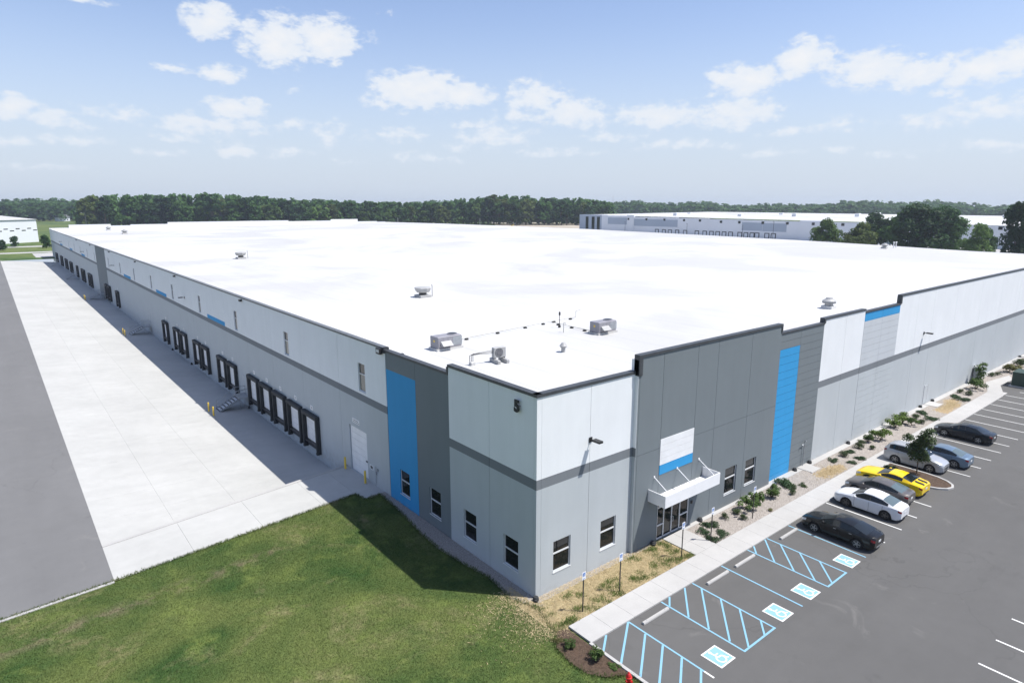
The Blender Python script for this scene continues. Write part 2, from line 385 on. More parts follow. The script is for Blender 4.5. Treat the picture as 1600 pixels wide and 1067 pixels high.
def carpaint(name, col, metal=0.3):
    m, nt, b = new_mat(name)
    n = noise(nt, pos(nt), 3.0, 3.0)
    lo = tuple(x*0.94 for x in col)
    nt.links.new(mixc(nt, n, c4(lo), c4(col)), b.inputs['Base Color'])
    b.inputs['Metallic'].default_value = metal
    b.inputs['Roughness'].default_value = 0.4
    b.inputs['Specular IOR Level'].default_value = 0.05
    b.inputs['Coat Weight'].default_value = 0.8
    b.inputs['Coat Roughness'].default_value = 0.03
    return m

def marking(name, col):
    """road paint, worn through to the asphalt in small flecks"""
    m, nt, b = new_mat(name)
    p = pos(nt)
    n = noise(nt, p, 6.0, 6.0, 0.7)
    w = rng_map(nt, n, 0.60, 0.72)
    nt.links.new(mixc(nt, mth(nt, 'MULTIPLY', w, 0.6), c4(col), (0.18, 0.175, 0.17, 1)), b.inputs['Base Color'])
    b.inputs['Roughness'].default_value = 0.7
    return m
M['mk_white'] = marking('white_road_paint', (0.68, 0.68, 0.66))
M['mk_blue'] = marking('blue_road_paint', (0.20, 0.40, 0.53))
M['mk_pad'] = marking('blue_symbol_paint', (0.22, 0.41, 0.52))
HAZE = 0.00017
# ------------------------------------------------------------------ mesh helpers
class MB:
    """collects simple shapes; build() links them as ONE mesh object"""
    def __init__(self):
        self.v = []; self.f = []
    def quad(self, *pts):
        n = len(self.v); self.v += [tuple(p) for p in pts]; self.f.append(tuple(range(n, n+len(pts)))); return self
    def box(self, x0, x1, y0, y1, z0, z1):
        n = len(self.v)
        self.v += [(x0,y0,z0),(x1,y0,z0),(x1,y1,z0),(x0,y1,z0),(x0,y0,z1),(x1,y0,z1),(x1,y1,z1),(x0,y1,z1)]
        self.f += [tuple(n+i for i in q) for q in ((0,3,2,1),(4,5,6,7),(0,1,5,4),(1,2,6,5),(2,3,7,6),(3,0,4,7))]
        return self
    def cbox(self, x0, x1, y0, y1, z0, z1, c=0.03):
        """box with chamfered vertical and top edges"""
        rings = []
        for z, i in ((z0, 0.0), (z1-c, 0.0), (z1, c)):
            a, b, d, e = x0+i, x1-i, y0+i, y1-i
            k = c
            rings.append([(a+k,d,z),(b-k,d,z),(b,d+k,z),(b,e-k,z),(b-k,e,z),(a+k,e,z),(a,e-k,z),(a,d+k,z)])
        n = len(self.v)
        for r in rings: self.v += r
        for j in range(2):
            for i in range(8):
                a = n+8*j+i; b = n+8*j+(i+1) % 8
                self.f.append((a, b, b+8, a+8))
        self.f.append(tuple(range(n+16, n+24)))
        self.f.append(tuple(range(n+7, n-1, -1)))
        return self
    def prism(self, poly, z0, z1):
        n = len(self.v); k = len(poly)
        self.v += [(p[0], p[1], z0) for p in poly] + [(p[0], p[1], z1) for p in poly]
        self.f.append(tuple(range(n+k-1, n-1, -1))); self.f.append(tuple(range(n+k, n+2*k)))
        for i in range(k):
            j = (i+1) % k; self.f.append((n+i, n+j, n+k+j, n+k+i))
        return self
    def tube(self, a, b, r0, r1=None, seg=8, caps=True):
        r1 = r0 if r1 is None else r1
        a = Vector(a); b = Vector(b); d = (b-a)
        if d.length < 1e-6: return self
        d.normalize()
        u = d.orthogonal().normalized(); w = d.cross(u)
        n = len(self.v)
        for c, r in ((a, r0), (b, r1)):
            for i in range(seg):
                t = 2*math.pi*i/seg
                self.v.append(tuple(c + u*(r*math.cos(t)) + w*(r*math.sin(t))))
        for i in range(seg):
            j = (i+1) % seg
            self.f.append((n+i, n+j, n+seg+j, n+seg+i))
        if caps:
            self.f.append(tuple(range(n+seg-1, n-1, -1))); self.f.append(tuple(range(n+seg, n+2*seg)))
        return self
    def path(self, pts, r, seg=6):
        for a, b in zip(pts[:-1], pts[1:]): self.tube(a, b, r, r, seg)
        return self
    def lathe(self, prof, center=(0,0,0), seg=16, axis='z', caps=True):
        """prof: list of (radius, height)"""
        n = len(self.v); cx, cy, cz = center
        for r, h in prof:
            for i in range(seg):
                t = 2*math.pi*i/seg; c, s = r*math.cos(t), r*math.sin(t)
                if axis == 'z': self.v.append((cx+c, cy+s, cz+h))
                elif axis == 'y': self.v.append((cx+c, cy+h, cz+s))
                else: self.v.append((cx+h, cy+c, cz+s))
        for j in range(len(prof)-1):
            for i in range(seg):
                k = (i+1) % seg
                self.f.append((n+j*seg+i, n+j*seg+k, n+(j+1)*seg+k, n+(j+1)*seg+i))
        if not caps: return self
        self.f.append(tuple(n+i for i in range(seg-1, -1, -1)))
        m = n+(len(prof)-1)*seg
        self.f.append(tuple(m+i for i in range(seg)))
        return self
    def mesh(self, name):
        me = bpy.data.meshes.new(name); me.from_pydata(self.v, [], self.f); me.update(); return me
    def build(self, name, mat, parent=None, loc=None, smooth=None):
        me = self.mesh(name)
        return link(name, me, mat, parent, loc, smooth)

def link(name, me, mat, parent=None, loc=None, smooth=None):
    if mat is not None and len(me.materials) == 0:
        me.materials.append(M[mat] if isinstance(mat, str) else mat)
    if smooth:
        for p in me.polygons: p.use_smooth = True
        me.set_sharp_from_angle(angle=R(smooth))
    o = bpy.data.objects.new(name, me); COL.objects.link(o)
    if parent is not None: o.parent = parent
    if loc is not None: o.location = loc
    return o

def np_mesh(name, V, F):
    V = np.asarray(V, np.float32); F = np.asarray(F, np.int32); k = F.shape[1]
    me = bpy.data.meshes.new(name)
    me.vertices.add(len(V)); me.vertices.foreach_set('co', V.ravel())
    me.loops.add(F.size); me.loops.foreach_set('vertex_index', F.ravel())
    me.polygons.add(len(F)); me.polygons.foreach_set('loop_start', np.arange(0, F.size, k, dtype=np.int32))
    me.update(calc_edges=True)
    return me

def thing(name, label, cat, loc=(0,0,0), rz=0.0, group=None):
    o = bpy.data.objects.new(name, None); COL.objects.link(o)
    o.empty_display_size = 0.3
    o.location = loc; o.rotation_euler = (0, 0, rz)
    tag(o, label, cat, group); return o
def tag(o, label, cat, group=None):
    o['label'] = label; o['category'] = cat
    if group: o['group'] = group
    return o
def struct(o): o['kind'] = 'structure'; return o
def stuff(o): o['kind'] = 'stuff'; return o
def part(name, parent, loc=(0,0,0)):
    o = bpy.data.objects.new(name, None); COL.objects.link(o); o.parent = parent; o.location = loc; o.empty_display_size = 0.2
    return o
def copy_tree(o, parent=None, loc=None, rz=None):
    c = o.copy(); COL.objects.link(c)
    c.parent = parent if parent is not None else None
    if loc is not None: c.location = loc
    if rz is not None: c.rotation_euler = (0, 0, rz)
    for ch in list(o.children): copy_tree(ch, c)
    return c

# ------------------------------------------------------------------ ground, lawn, drives
# one sheet to the horizon, with an opening where the sloping dock apron and the building stand
g = MB()
xs = [-9000, -18.1, 157.8, 9000]; ys = [-9000, 21.0, 300.0, 9000]
for i in range(3):
    for j in range(3):
        if i == 1 and j == 1: continue
        g.quad((xs[i],ys[j],-0.05),(xs[i+1],ys[j],-0.05),(xs[i+1],ys[j+1],-0.05),(xs[i],ys[j+1],-0.05))
ground = struct(g.build('ground', 'field'))

LAWN = [(-70,-60),(-0.45,-60),(-0.45,-7.15),(-1.4,-6.6),(-2.0,-5.8),(-2.1,-4.7),(-1.9,-3.6),(-1.1,-2.7),(-0.9,-1.8),(-0.5,-0.6),(-1.05,1.0),(-0.78,3.6),(-1.1,5.5),(-1.33,8.1),(-1.18,10.8),(-0.72,14.2),(-0.62,15.6),(-0.5,17.7),(-1.75,17.5),(-1.95,18.85),(-18.1,17.0),(-70,12.9)]
lawn = struct(MB().quad(*[(x,y,0.0) for x,y in LAWN]).build('lawn', 'grass'))
base_strip = struct(MB().quad((-1.6,-0.6,-0.012),(0.02,-0.6,-0.012),(0.02,18.2,-0.012),(-1.6,18.2,-0.012)).build('gravel_strip', 'gravel_bed'))

drive = struct(MB().quad((-34,15.75,-0.008),(-18.08,17.0,-0.008),(-18.08,330,-0.008),(-34,330,-0.008)).build('access_drive', 'asph2'))
k = MB()
k.prism([(-18.1,16.98),(-70,12.88),(-70,12.68),(-18.1,16.78)], -0.04, 0.05)
struct(k.build('drive_kerb', 'walk'))

# dock apron: flat strip in front, then slabs that slope down to the docks
apron = struct(MB().quad((-18.1,21.5,-0.09),(0,24.0,-1.56),(0,300,-1.56),(-18.1,300,-0.09)).build('dock_apron', 'farconc'))
def yedge(x): return 22.0 + (x+18.1)*2.5/18.1
def zap(x): return -1.46*(x+18.1)/18.1
NX, NY = 4, 70
wx = 18.08/NX
for i in range(NX):
    xa, xb = -18.09+i*wx+0.004, -18.09+(i+1)*wx-0.004
    for j in range(NY):
        def yy(x, t):
            y0 = yedge(x)+0.16
            return y0 + (300-y0)*t
        t0, t1 = j/NY, (j+1)/NY
        p = [(xa,yy(xa,t0)+.004),(xb,yy(xb,t0)+.004),(xb,yy(xb,t1)-.004),(xa,yy(xa,t1)-.004)]
        m = MB()
        top = [(x,y,zap(x)) for x,y in p]; bot = [(x,y,zap(x)-0.08) for x,y in p]
        m.quad(*top)
        for a in range(4):
            b = (a+1) % 4
            m.quad(bot[a],bot[b],top[b],top[a])
        m.build('slab', 'conc', apron)
# flat forecourt in front of the drive-in door
fx = [-18.09,-13.6,-9.1,-4.6,-1.95]
def yfront(x): return 17.0 + (x+18.1)*1.85/16.15
for a, b in zip(fx[:-1], fx[1:]):
    MB().prism([(a+.006,yfront(a)),(b-.006,yfront(b)),(b-.006,yedge(b)-.15),(a+.006,yedge(a)-.15)], -0.10, 0.004).build('slab', 'conc', apron)
MB().prism([(-1.94,yfront(-1.95)+.0),(-1.74,17.55),(-0.01,17.85),(-0.01,yedge(0)-.15),(-1.94,yedge(-1.95)-.15)], -0.10, 0.004).build('slab', 'conc', apron)
kw = MB().prism([(-18.09,yedge(-18.1)-.14),(-0.01,yedge(0)-.14),(-0.01,yedge(0)+.15),(-18.09,yedge(-18.1)+.15)], -1.6, 0.035)
kw.build('retaining_kerb', 'walk', apron)

# parking lot, walk, beds
lot = struct(MB().quad((-0.28,-62,0),(175,-62,0),(175,-2.86,0),(66.0,-2.86,0),(66.0,-4.40,0),(-0.28,-4.40,0)).build('parking_lot', 'asph'))
kb = MB()
kb.box(-0.45,-0.28,-62,-4.45,-0.05,0.10)
struct(kb.build('lot_kerb', 'walk'))
walk = struct(MB().quad((-0.28,-4.40,0.03),(69.5,-4.40,0.03),(69.5,-2.85,0.03),(-0.28,-2.85,0.03)).build('sidewalk', 'farconc'))
x = -0.30
while x < 66.6:
    MB().cbox(x, x+1.646, -4.47, -2.82, -0.02, 0.085, 0.006).build('slab', 'walk', walk)
    x += 1.652
# the walk swings round the transformer pad at its far end
for poly in ([(x+.005,-4.47),(68.3,-4.30),(68.3,-2.72),(x+.005,-2.82)], [(68.31,-4.30),(72.6,-2.9),(72.9,-1.3),(68.31,-2.72)], [(72.61,-2.9),(77.0,-3.1),(79,-2.2),(72.91,-1.3)]):
    MB().prism(poly, -0.02, 0.085).build('slab', 'walk', walk)
# entrance path
for a, b in ((-2.81,-1.55),(-1.54,-0.25)):
    for xa, xb in ((10.78,11.86),(11.87,12.97)):
        MB().cbox(xa, xb, a, b, -0.02, 0.085, 0.006).build('slab', 'walk', walk)
for (a, b) in ((28.98,30.45),(56.8,58.5)):
    MB().cbox(a, b, -1.22, 0.10, -0.02, 0.09, 0.02).build('door_pad', 'walk', walk)
MB().cbox(93.2,95.0,-1.22,0.10,-0.02,0.09,0.02).build('door_pad', 'walk', walk)

straw = struct(MB().quad((-1.2,-2.84,0.012),(10.8,-2.84,0.012),(10.8,0.2,0.012),(-1.2,0.2,0.012)).build('straw_bed', 'straw'))
bed = struct(MB().quad((12.95,-2.84,0.010),(110,-2.84,0.010),(110,0.2,0.010),(12.95,0.2,0.010)).build('planting_bed', 'pebble_bed'))
wstrip = struct(MB().box(12.97,93,-0.42,0.14,-0.02,0.045).build('wall_strip', 'walk'))
mulch = struct(MB().quad(*[(x,y,0.016) for x,y in [(-0.46,-2.9),(-1.0,-2.7),(-1.85,-3.6),(-2.06,-4.7),(-1.98,-5.8),(-1.45,-6.55),(-0.46,-7.1)]]).build('mulch_bed', 'mulch'))
# bare straw patches where doors open on the bed
for nm, pts in (('straw_patch', [(28.7,-1.3),(30.6,-1.25),(31.6,-1.25),(32.9,-1.9),(32.4,-2.6),(30.2,-2.75),(28.5,-2.5)]), ('straw_patch', [(55.2,-1.2),(58.6,-1.3),(60.4,-0.5),(62.4,-1.1),(61.2,-2.2),(59.5,-2.8),(55.0,-2.75)])):
    struct(MB().quad(*[(a,b,0.018) for a,b in pts]).build(nm, 'straw_dk'))
# kerbed island between the stalls
def island_pts(inset):
    a, b = 33.05+inset, 36.15-inset
    pts = [(b,-4.46),(b,-7.2)]
    for t in np.linspace(0, math.pi, 9)[1:-1]:
        pts.append(((a+b)/2 + (b-a)/2*math.cos(t), -7.2 - (2.4-inset)*math.sin(t)))
    pts += [(a,-7.2),(a,-4.46)]
    return pts
o_, i_ = island_pts(0), island_pts(0.17)
ik = MB()
for a in range(len(o_)-1):
    ik.quad((*o_[a],-.02),(*o_[a+1],-.02),(*o_[a+1],.13),(*o_[a],.13))
    ik.quad((*o_[a],.13),(*o_[a+1],.13),(*i_[a+1],.13),(*i_[a],.13))
    ik.quad((*i_[a],.13),(*i_[a+1],.13),(*i_[a+1],.0),(*i_[a],.0))
isl = struct(ik.build('island_kerb', 'walk'))
MB().quad(*[(x,y,0.10) for x,y in i_]).build('mulch_fill', 'mulch', isl)

# painted markings, laid 4 mm over the asphalt
def line(p, q, w, mat, z=0.004):
    p = Vector((p[0],p[1],0)); q = Vector((q[0],q[1],0)); d = (q-p).normalized(); n = Vector((-d.y,d.x,0))*w/2
    MB().quad((p+n)+Vector((0,0,z)), (p-n)+Vector((0,0,z)), (q-n)+Vector((0,0,z)), (q+n)+Vector((0,0,z))).build('painted_line', mat, lot)
YE = -9.63
for x in (21.85,24.55,27.24,29.95,38.42,41.05,43.72,46.5,49.0,51.75,54.6,57.4,60.1,62.85,65.55,68.3,71.0,73.7):
    line((x,-4.48 if x < 70 else -5.2),(x-0.06,YE),0.11,'mk_white')
line((11.05,-4.48),(10.98,YE),0.10,'mk_blue'); line((19.08,-4.48),(18.95,YE),0.10,'mk_blue')
# aisle A runs on out of the picture, aisles B and C are closed
line((2.5,-4.48),(2.45,-9.2),0.10,'mk_blue'); line((2.45,-9.2),(2.44,-9.75),0.10,'mk_white')
for a, b in (((0.78,-4.48),(-0.26,-5.25)),((2.45,-4.5),(-0.26,-6.4)),((2.42,-5.68),(-0.2,-7.55)),((2.42,-6.80),(-0.2,-8.62)),((2.42,-7.95),(-0.2,-9.75)),((2.42,-9.05),(0.6,-10.3))):
    line(a,b,0.11,'mk_blue',0.008)
for x0, x1, hs in ((5.25,8.12,((5.98,-4.48,5.28,-5.02),(7.38,-4.48,5.28,-6.27),(8.08,-5.12,5.28,-7.53),(8.06,-6.40,5.28,-8.76),(8.06,-7.58,5.62,-9.6),(8.04,-8.84,7.10,-9.6))),
                   (13.98,16.3,((14.70,-4.48,14.02,-5.05),(16.05,-4.48,14.0,-6.29),(16.24,-5.46,13.96,-7.57),(16.24,-6.74,13.94,-8.86),(16.22,-8.03,14.5,-9.58)))):
    line((x0,-4.48),(x0-.05,YE),0.10,'mk_blue'); line((x1,-4.48),(x1-.07,YE),0.10,'mk_blue'); line((x0-.1,YE),(x1-.02,YE),0.11,'mk_blue',0.008)
    for h in hs: line((h[0],h[1]),(h[2],h[3]),0.10,'mk_blue',0.012)
for i in range(6):
    x = 10.5+2.7*i
    line((x,-17.2),(x-.02,-22.4),0.11,'mk_white')
# accessible symbols
def arc(cx, cy, r, a0, a1, w, m, z, n=18):
    for i in range(n):
        t0 = a0+(a1-a0)*i/n; t1 = a0+(a1-a0)*(i+1)/n
        m.quad(*[(cx+rr*math.cos(t), cy+rr*math.sin(t), z) for rr, t in ((r-w/2,t0),(r+w/2,t0),(r+w/2,t1),(r-w/2,t1))])
def stroke(m, pts, w, z):
    for (ax,ay),(bx,by) in zip(pts[:-1], pts[1:]):
        d = Vector((bx-ax,by-ay)).normalized(); n = Vector((-d.y,d.x))*w/2
        m.quad((ax+n.x,ay+n.y,z),(ax-n.x,ay-n.y,z),(bx-n.x,by-n.y,z),(bx+n.x,by+n.y,z))
def symbol_mesh(s=1.0, z=0.0, seg=18):
    m = MB()
    arc(-0.02*s,-0.20*s,0.235*s,R(95),R(385),0.075*s,m,z,seg)
    arc(-0.10*s,0.40*s,0.045*s,0,2*math.pi,0.09*s,m,z,12)
    stroke(m,[(-0.10*s,0.33*s),(-0.06*s,-0.04*s),(0.20*s,-0.06*s),(0.31*s,-0.34*s),(0.40*s,-0.31*s)],0.085*s,z+0.0005)
    stroke(m,[(-0.08*s,0.14*s),(0.17*s,0.13*s)],0.07*s,z+0.001)
    return m
for cx, cy in ((3.86,-9.02),(9.43,-9.04),(12.49,-9.03),(17.6,-9.04)):
    st = part('accessible_symbol', lot, (cx,cy,0))
    MB().quad((-.585,-.6,.004),(.585,-.6,.004),(.585,.6,.004),(-.585,.6,.004)).build('border', 'mk_white', st)
    MB().quad((-.50,-.515,.008),(.50,-.515,.008),(.50,.515,.008),(-.50,.515,.008)).build('field', 'mk_pad', st)
    symbol_mesh(1.0, 0.012).build('pictogram', 'mk_white', st)

# far roads and plots
struct(MB().quad((-300,398,-0.03),(12,398,-0.03),(12,409,-0.03),(-300,409,-0.03)).build('road', 'farconc'))
struct(MB().quad((-300,345,-0.025),(-6,345,-0.025),(12,349,-0.025),(12,356,-0.025),(-6,354,-0.025),(-300,352,-0.025)).build('side_road', 'farconc'))
struct(MB().quad((-6,312,-0.02),(30,316,-0.02),(30,352,-0.02),(-6,340,-0.02)).build('truck_court', 'farconc'))
struct(MB().quad((330,420,-0.03),(470,300,-0.03),(620,480,-0.03),(480,640,-0.03)).build('construction_lot', 'dirt'))
struct(MB().quad((160,120,-0.03),(372,0,-0.03),(372,400,-0.03),(250,420,-0.03),(160,310,-0.03)).build('truck_yard', 'farconc'))
# ------------------------------------------------------------------ the warehouse
wh = thing('warehouse', 'long white and grey warehouse with blue accent panels and flat white roof', 'warehouse')
T = 0.20
YR = 0.15          # plane of the entrance side; the dark block stands 0.25 m proud of it
def P(axis, off, u, z, d=0.0):
    return (off+d, u, z) if axis == 'L' else (u, off+d, z)
def panel(axis, off, u0, u1, z0, z1, mat, holes=(), name='wall_panel', parent=None, gap=0.012):
    u0 += gap; u1 -= gap
    us = sorted({u0, u1, *[h[0] for h in holes], *[h[1] for h in holes]})
    zs = sorted({z0, z1, *[h[2] for h in holes], *[h[3] for h in holes]})
    m = MB()
    for a, b in zip(us[:-1], us[1:]):
        for c, d in zip(zs[:-1], zs[1:]):
            um, zm = (a+b)/2, (c+d)/2
            if any(h[0] < um < h[1] and h[2] < zm < h[3] for h in holes): continue
            q = [P(axis,off,a,c), P(axis,off,b,c), P(axis,off,b,d), P(axis,off,a,d)]
            m.quad(*(q if axis == 'R' else q[::-1]))
    for (a, b, c, d) in [(u0,u1,z0,z1), *holes]:
        for (p, q) in (((a,c),(b,c)),((b,c),(b,d)),((b,d),(a,d)),((a,d),(a,c))):
            m.quad(P(axis,off,*p), P(axis,off,*q), P(axis,off,*q,T), P(axis,off,*p,T))
    return m.build(name, mat, parent or wh)
def abox(axis, off, u0, u1, z0, z1, d0, d1, m=None):
    """box standing from depth d0 (negative = proud of the wall) to d1"""
    m = m or MB()
    if axis == 'L': m.box(off+d0, off+d1, u0, u1, z0, z1)
    else: m.box(u0, u1, off+d0, off+d1, z0, z1)
    return m
def window(axis, off, u0, u1, z0, z1, zm=None, lower='glass', parent=None):
    f = 0.055
    m = MB()
    abox(axis,off,u0,u1,z0,z0+f,0.075,0.15,m); abox(axis,off,u0,u1,z1-f,z1,0.075,0.15,m)
    abox(axis,off,u0,u0+f,z0+f,z1-f,0.075,0.15,m); abox(axis,off,u1-f,u1,z0+f,z1-f,0.075,0.15,m)
    if zm: abox(axis,off,u0+f,u1-f,zm-.04,zm+.04,0.07,0.15,m)
    w = m.build('window', 'frame', wh)
    if zm:
        abox(axis,off,u0+f,u1-f,zm+.04,z1-f,0.115,0.135).build('pane', 'glass', w)
        abox(axis,off,u0+f,u1-f,z0+f,zm-.04,0.115,0.135).build('pane', lower, w)
    else:
        abox(axis,off,u0+f,u1-f,z0+f,z1-f,0.115,0.135).build('pane', 'glass', w)
    abox(axis,off,u0-.03,u1+.03,z0-.055,z0-.002,-0.025,0.14).build('sill', 'frame', w)
    return w
def coping(axis, off, u0, u1, ztop, mat='cap', h=0.30, d1=0.36):
    return abox(axis,off,u0,u1,ztop-h,ztop,-0.055,d1).build('coping', mat, wh)

# --- dock side, plane x = 0 (u = y)
HC = 11.62       # panel tops stop under the copings
c1 = (5.76,7.12,0.87,2.78); c2 = (1.68,3.03,0.90,2.80)
panel('L',0,0.36,4.36,-0.2,11.88,'wall',[c2]); panel('L',0,4.36,8.60,-0.2,11.88,'wall',[c1])
window('L',0,*c1,zm=1.93); window('L',0,*c2,zm=1.95)
wd = (9.85,11.24,0.82,2.78); wb = (13.95,15.30,0.83,2.72)
panel('L',0.03,8.60,12.73,-0.2,11.34,'dark',[wd]); panel('L',0.03,12.73,16.85,-0.2,11.34,'blue',[wb])
window('L',0.03,*wd,zm=1.92); window('L',0.03,*wb,zm=1.90)
coping('L',0,0.10,8.62,11.90,h=0.17); coping('L',0.03,8.64,16.83,11.36,h=0.16)
abox('L',0,8.60,8.74,11.36,11.725,-0.055,0.30).build('coping','cap',wh)
edges = [16.85] + [25.15+8.14*i for i in range(0, 36)]
edges = [e for e in edges if e < 307] + [312.4]
CL = [20.85+16.25*i for i in range(9)]
CLF = [174.9, 189.9, 206.0, 222.3, 238.5]
door_hole = (20.5,23.62,0.005,3.95)
def inside(u, a, b): return a < u < b
for a, b in zip(edges[:-1], edges[1:]):
    mid = (a+b)/2
    darkp = 154.2 < mid < 171.6
    holes = []
    for c in CL + CLF:
        if inside(c, a, b) and not darkp:
            w = 0.58
            ca = min(max(c, a+w+.2), b-w-.2)
            holes.append((ca-w, ca+w, 7.30, 9.58))
    if a < 20: holes.append(door_hole)
    panel('L',-0.03 if darkp else 0,a,b,-1.7,11.50,'dark' if darkp else 'wall',holes)
    for h in holes:
        if h[2] > 5: window('L',0,*h,zm=8.70,lower='glass_tan')
    coping('L',-0.03 if darkp else 0,a+.004,b-.004,11.52,'cap' if darkp else 'cap_lt',h=0.15)
abox('L',0,16.85,17.05,11.1,11.52,-0.06,0.34).build('coping','cap',wh)
for a, b in ((57.95,65.95),(90.35,98.3),(122.6,130.6),(196.2,204.4),(228.7,236.9),(262.0,270.5)):
    abox('L',0,a,b,7.085,7.60,-0.006,0.0).build('blue_accent','blue_all',wh)
# drive-in door
dd = abox('L',0,20.5,23.62,0.005,3.95,0.13,0.16).build('roll_up_door','white',wh)
for i in range(7):
    abox('L',0,20.55,23.57,0.05+i*0.555,0.05+i*0.555+0.535,0.105,0.13).build('door_section','white',dd)
abox('L',0,20.62,20.92,1.44,1.54,0.04,0.105).build('lock_bar','blackmetal',dd)
sg = abox('L',0,21.66,22.92,4.31,4.69,-0.02,-0.002).build('door_sign','white',wh)
m = MB()
for r in range(2):
    u = 22.80
    while u > 21.85:
        w = random.uniform(.05,.12); abox('L',0,u-w,u,4.55-.14*r-.035,4.55-.14*r+.03,-0.024,-0.0205,m); u -= w+.035
m.build('sign_lines','cap_lt',sg)
ss = abox('L',0,19.52,20.12,1.18,1.54,-0.02,-0.002).build('wall_sign','white',wh)
abox('L',0,19.62,20.02,1.24,1.48,-0.024,-0.0205).build('sign_field','cap',ss)
m = MB(); m.tube((-0.06,19.05,0.2),(-0.06,19.05,1.7),0.02); m.box(-.08,-.01,18.95,19.1,1.0,1.25); m.box(-.08,-.01,18.7,18.85,1.35,1.55); m.build('conduit','steel',wh)
# dock positions
def make_dock():
    r = part('dock_position', wh, (0,0,0))
    W, Z0, Z1, D = 1.70, -0.55, 2.86, 0.40
    t = 0.30
    MB().cbox(-D,-0.001,-W,-W+t,Z0,Z1-.36,0.04).build('seal_pad','black',r)
    MB().cbox(-D,-0.001,W-t,W,Z0,Z1-.36,0.04).build('seal_pad','black',r)
    MB().cbox(-D-.03,-0.001,-W,W,Z1-.355,Z1,0.05).build('head_pad','black',r)
    MB().box(-0.03,-0.001,-W+t,W-t,0.02,Z1-.36).build('dock_door','frame',r)
    for i in range(4):
        MB().box(-0.05,-0.0305,-W+t+.05,W-t-.05,0.05+i*.61,0.05+i*.61+.59).build('door_section','white',r)
    MB().box(-0.30,-0.001,-W+t+.02,W-t-.02,-0.16,0.0).build('dock_leveler','blackmetal',r)
    MB().box(-0.10,-0.001,-W+t+.01,W-t-.01,Z0,-0.165).build('pit_plate','blackmetal',r)
    for s in (-1,1):
        MB().cbox(-0.42,-0.001,s*(W-.18)-.16,s*(W-.18)+.16,Z0-.22,Z0-.005,0.03).build('bumper','black',r)
    pl = MB().box(-0.025,-0.001,-0.28,0.28,3.10,3.52).build('number_plate','white',r)
    m = MB()
    for u in (-.07,.07): m.box(-0.03,-0.0255,u-.03,u+.03,3.21,3.43)
    m.build('numeral','cap_lt',pl) if False else m.build('numeral_mark','cap_lt',r)
    MB().box(-.30,-.12,W-t+.02,W-t+.10,1.95,2.05).build('dock_lamp','frame',r)
    return r
docks = [31.6,35.6,39.75,43.8,48.0,56.05,60.3,68.3,72.5,80.45,84.9,92.9,141.75,153.6,157.9,186.3,190.3,202.6,206.7,219.8,235.6,239.7,251.6,255.7,268.6,272.7,289.0,293.1]
d0 = make_dock()
for i, y in enumerate(docks):
    if i == 0: d0.location = (0,y,0)
    else: copy_tree(d0, wh, (0,y,0))
# personnel doors by the stairs
for y in (51.75,107.9,164.4,220.8,277.5):
    pd = abox('L',0,y-.5,y+.5,-0.0,2.15,-0.03,0.0).build('personnel_door','wall',wh)
    abox('L',0,y-.57,y-.5,-0.0,2.22,-0.06,0.0).build('door_jamb','frame',pd)
    abox('L',0,y+.5,y+.57,-0.0,2.22,-0.06,0.0).build('door_jamb','frame',pd)
# eave lamps, arm lamps, drains on the dock side
for y in (50.3,82.5,114.7,147.0,180.0,212.0):
    m = MB(); m.box(-0.30,-0.055,y-.22,y+.22,11.05,11.27); m.box(-0.12,-0.0,y-.05,y+.05,11.2,11.28)
    m.build('eave_lamp','blackmetal',wh)
m = abox('L',0,17.1,17.68,11.0,11.44,-0.30,-0.06).build('eave_lamp','blackmetal',wh)
abox('L',0,17.18,17.6,11.12,11.34,-0.31,-0.3005).build('lens','frame',m)
def arm_lamp(axis, off, u, z):
    sgn = -1
    m = MB()
    a = P(axis,off,u,z,0.0); b = P(axis,off,u,z+.06,-0.30)
    m.tube(a,b,0.035,0.035,8)
    abox(axis,off,u-.12,u+.12,z-.15,z+.15,-0.05,0.0,m)
    l = m.build('arm_lamp','blackmetal',wh)
    h = abox(axis,off,u-.16,u+.16,z+.0,z+.12,-0.85,-0.28).build('lamp_head','blackmetal',l)
for y in (77.9,142.8,198.2,264.0): arm_lamp('L',0,y,8.42)
for y in (50.35,77.1,89.5): MB().lathe([(.14,0),(.16,.06),(.12,.22),(.09,.34)],(-.16,y,-1.46)).build('drain_outlet','black',wh)

# --- entrance side, plane y = 0.15 (u = x)
w1 = (1.31,2.66,1.10,3.02); w2 = (5.17,6.51,1.08,3.0)
abox('R',YR,0.0,0.34,-0.2,11.88,0.0,0.21).build('corner_return','wall',wh)
panel('R',YR,0.34,4.06,-0.2,11.88,'wall',[w1]); panel('R',YR,4.06,7.95,-0.2,11.88,'wall',[w2])
window('R',YR,*w1,zm=2.22); window('R',YR,*w2,zm=2.20)
coping('R',YR,-0.06,7.80,11.90,h=0.17)
# dark entrance block
YD = -0.10
MB().box(7.80,7.95,YD+.002,YR+.3,-0.2,12.6).build('block_return','wall',wh)
MB().box(7.82,7.96,YD-.0,YD+.15,-0.2,12.6).build('block_return','dark',wh)
jx = [7.97,10.20,13.75,16.05,20.18,24.2]
w3 = (17.88,19.34,0.96,3.0); w4 = (20.54,21.98,0.95,2.95)
dh = (10.26,13.68,0.085,2.95)
for a, b in zip(jx[:-1], jx[1:]):
    hl = [h for h in (w3, w4) if a < h[0] < b]
    if a < 10.3 < b:
        panel('R',YD,a,b,-0.2,4.66,'dark',[dh]); panel('R',YD,a,b,7.08,12.88,'dark')
    else:
        panel('R',YD,a,b,-0.2,6.49,'dark',hl); panel('R',YD,a,b,6.515,12.88,'dark')
for w in (w3, w4): window('R',YD,*w,zm=2.17)
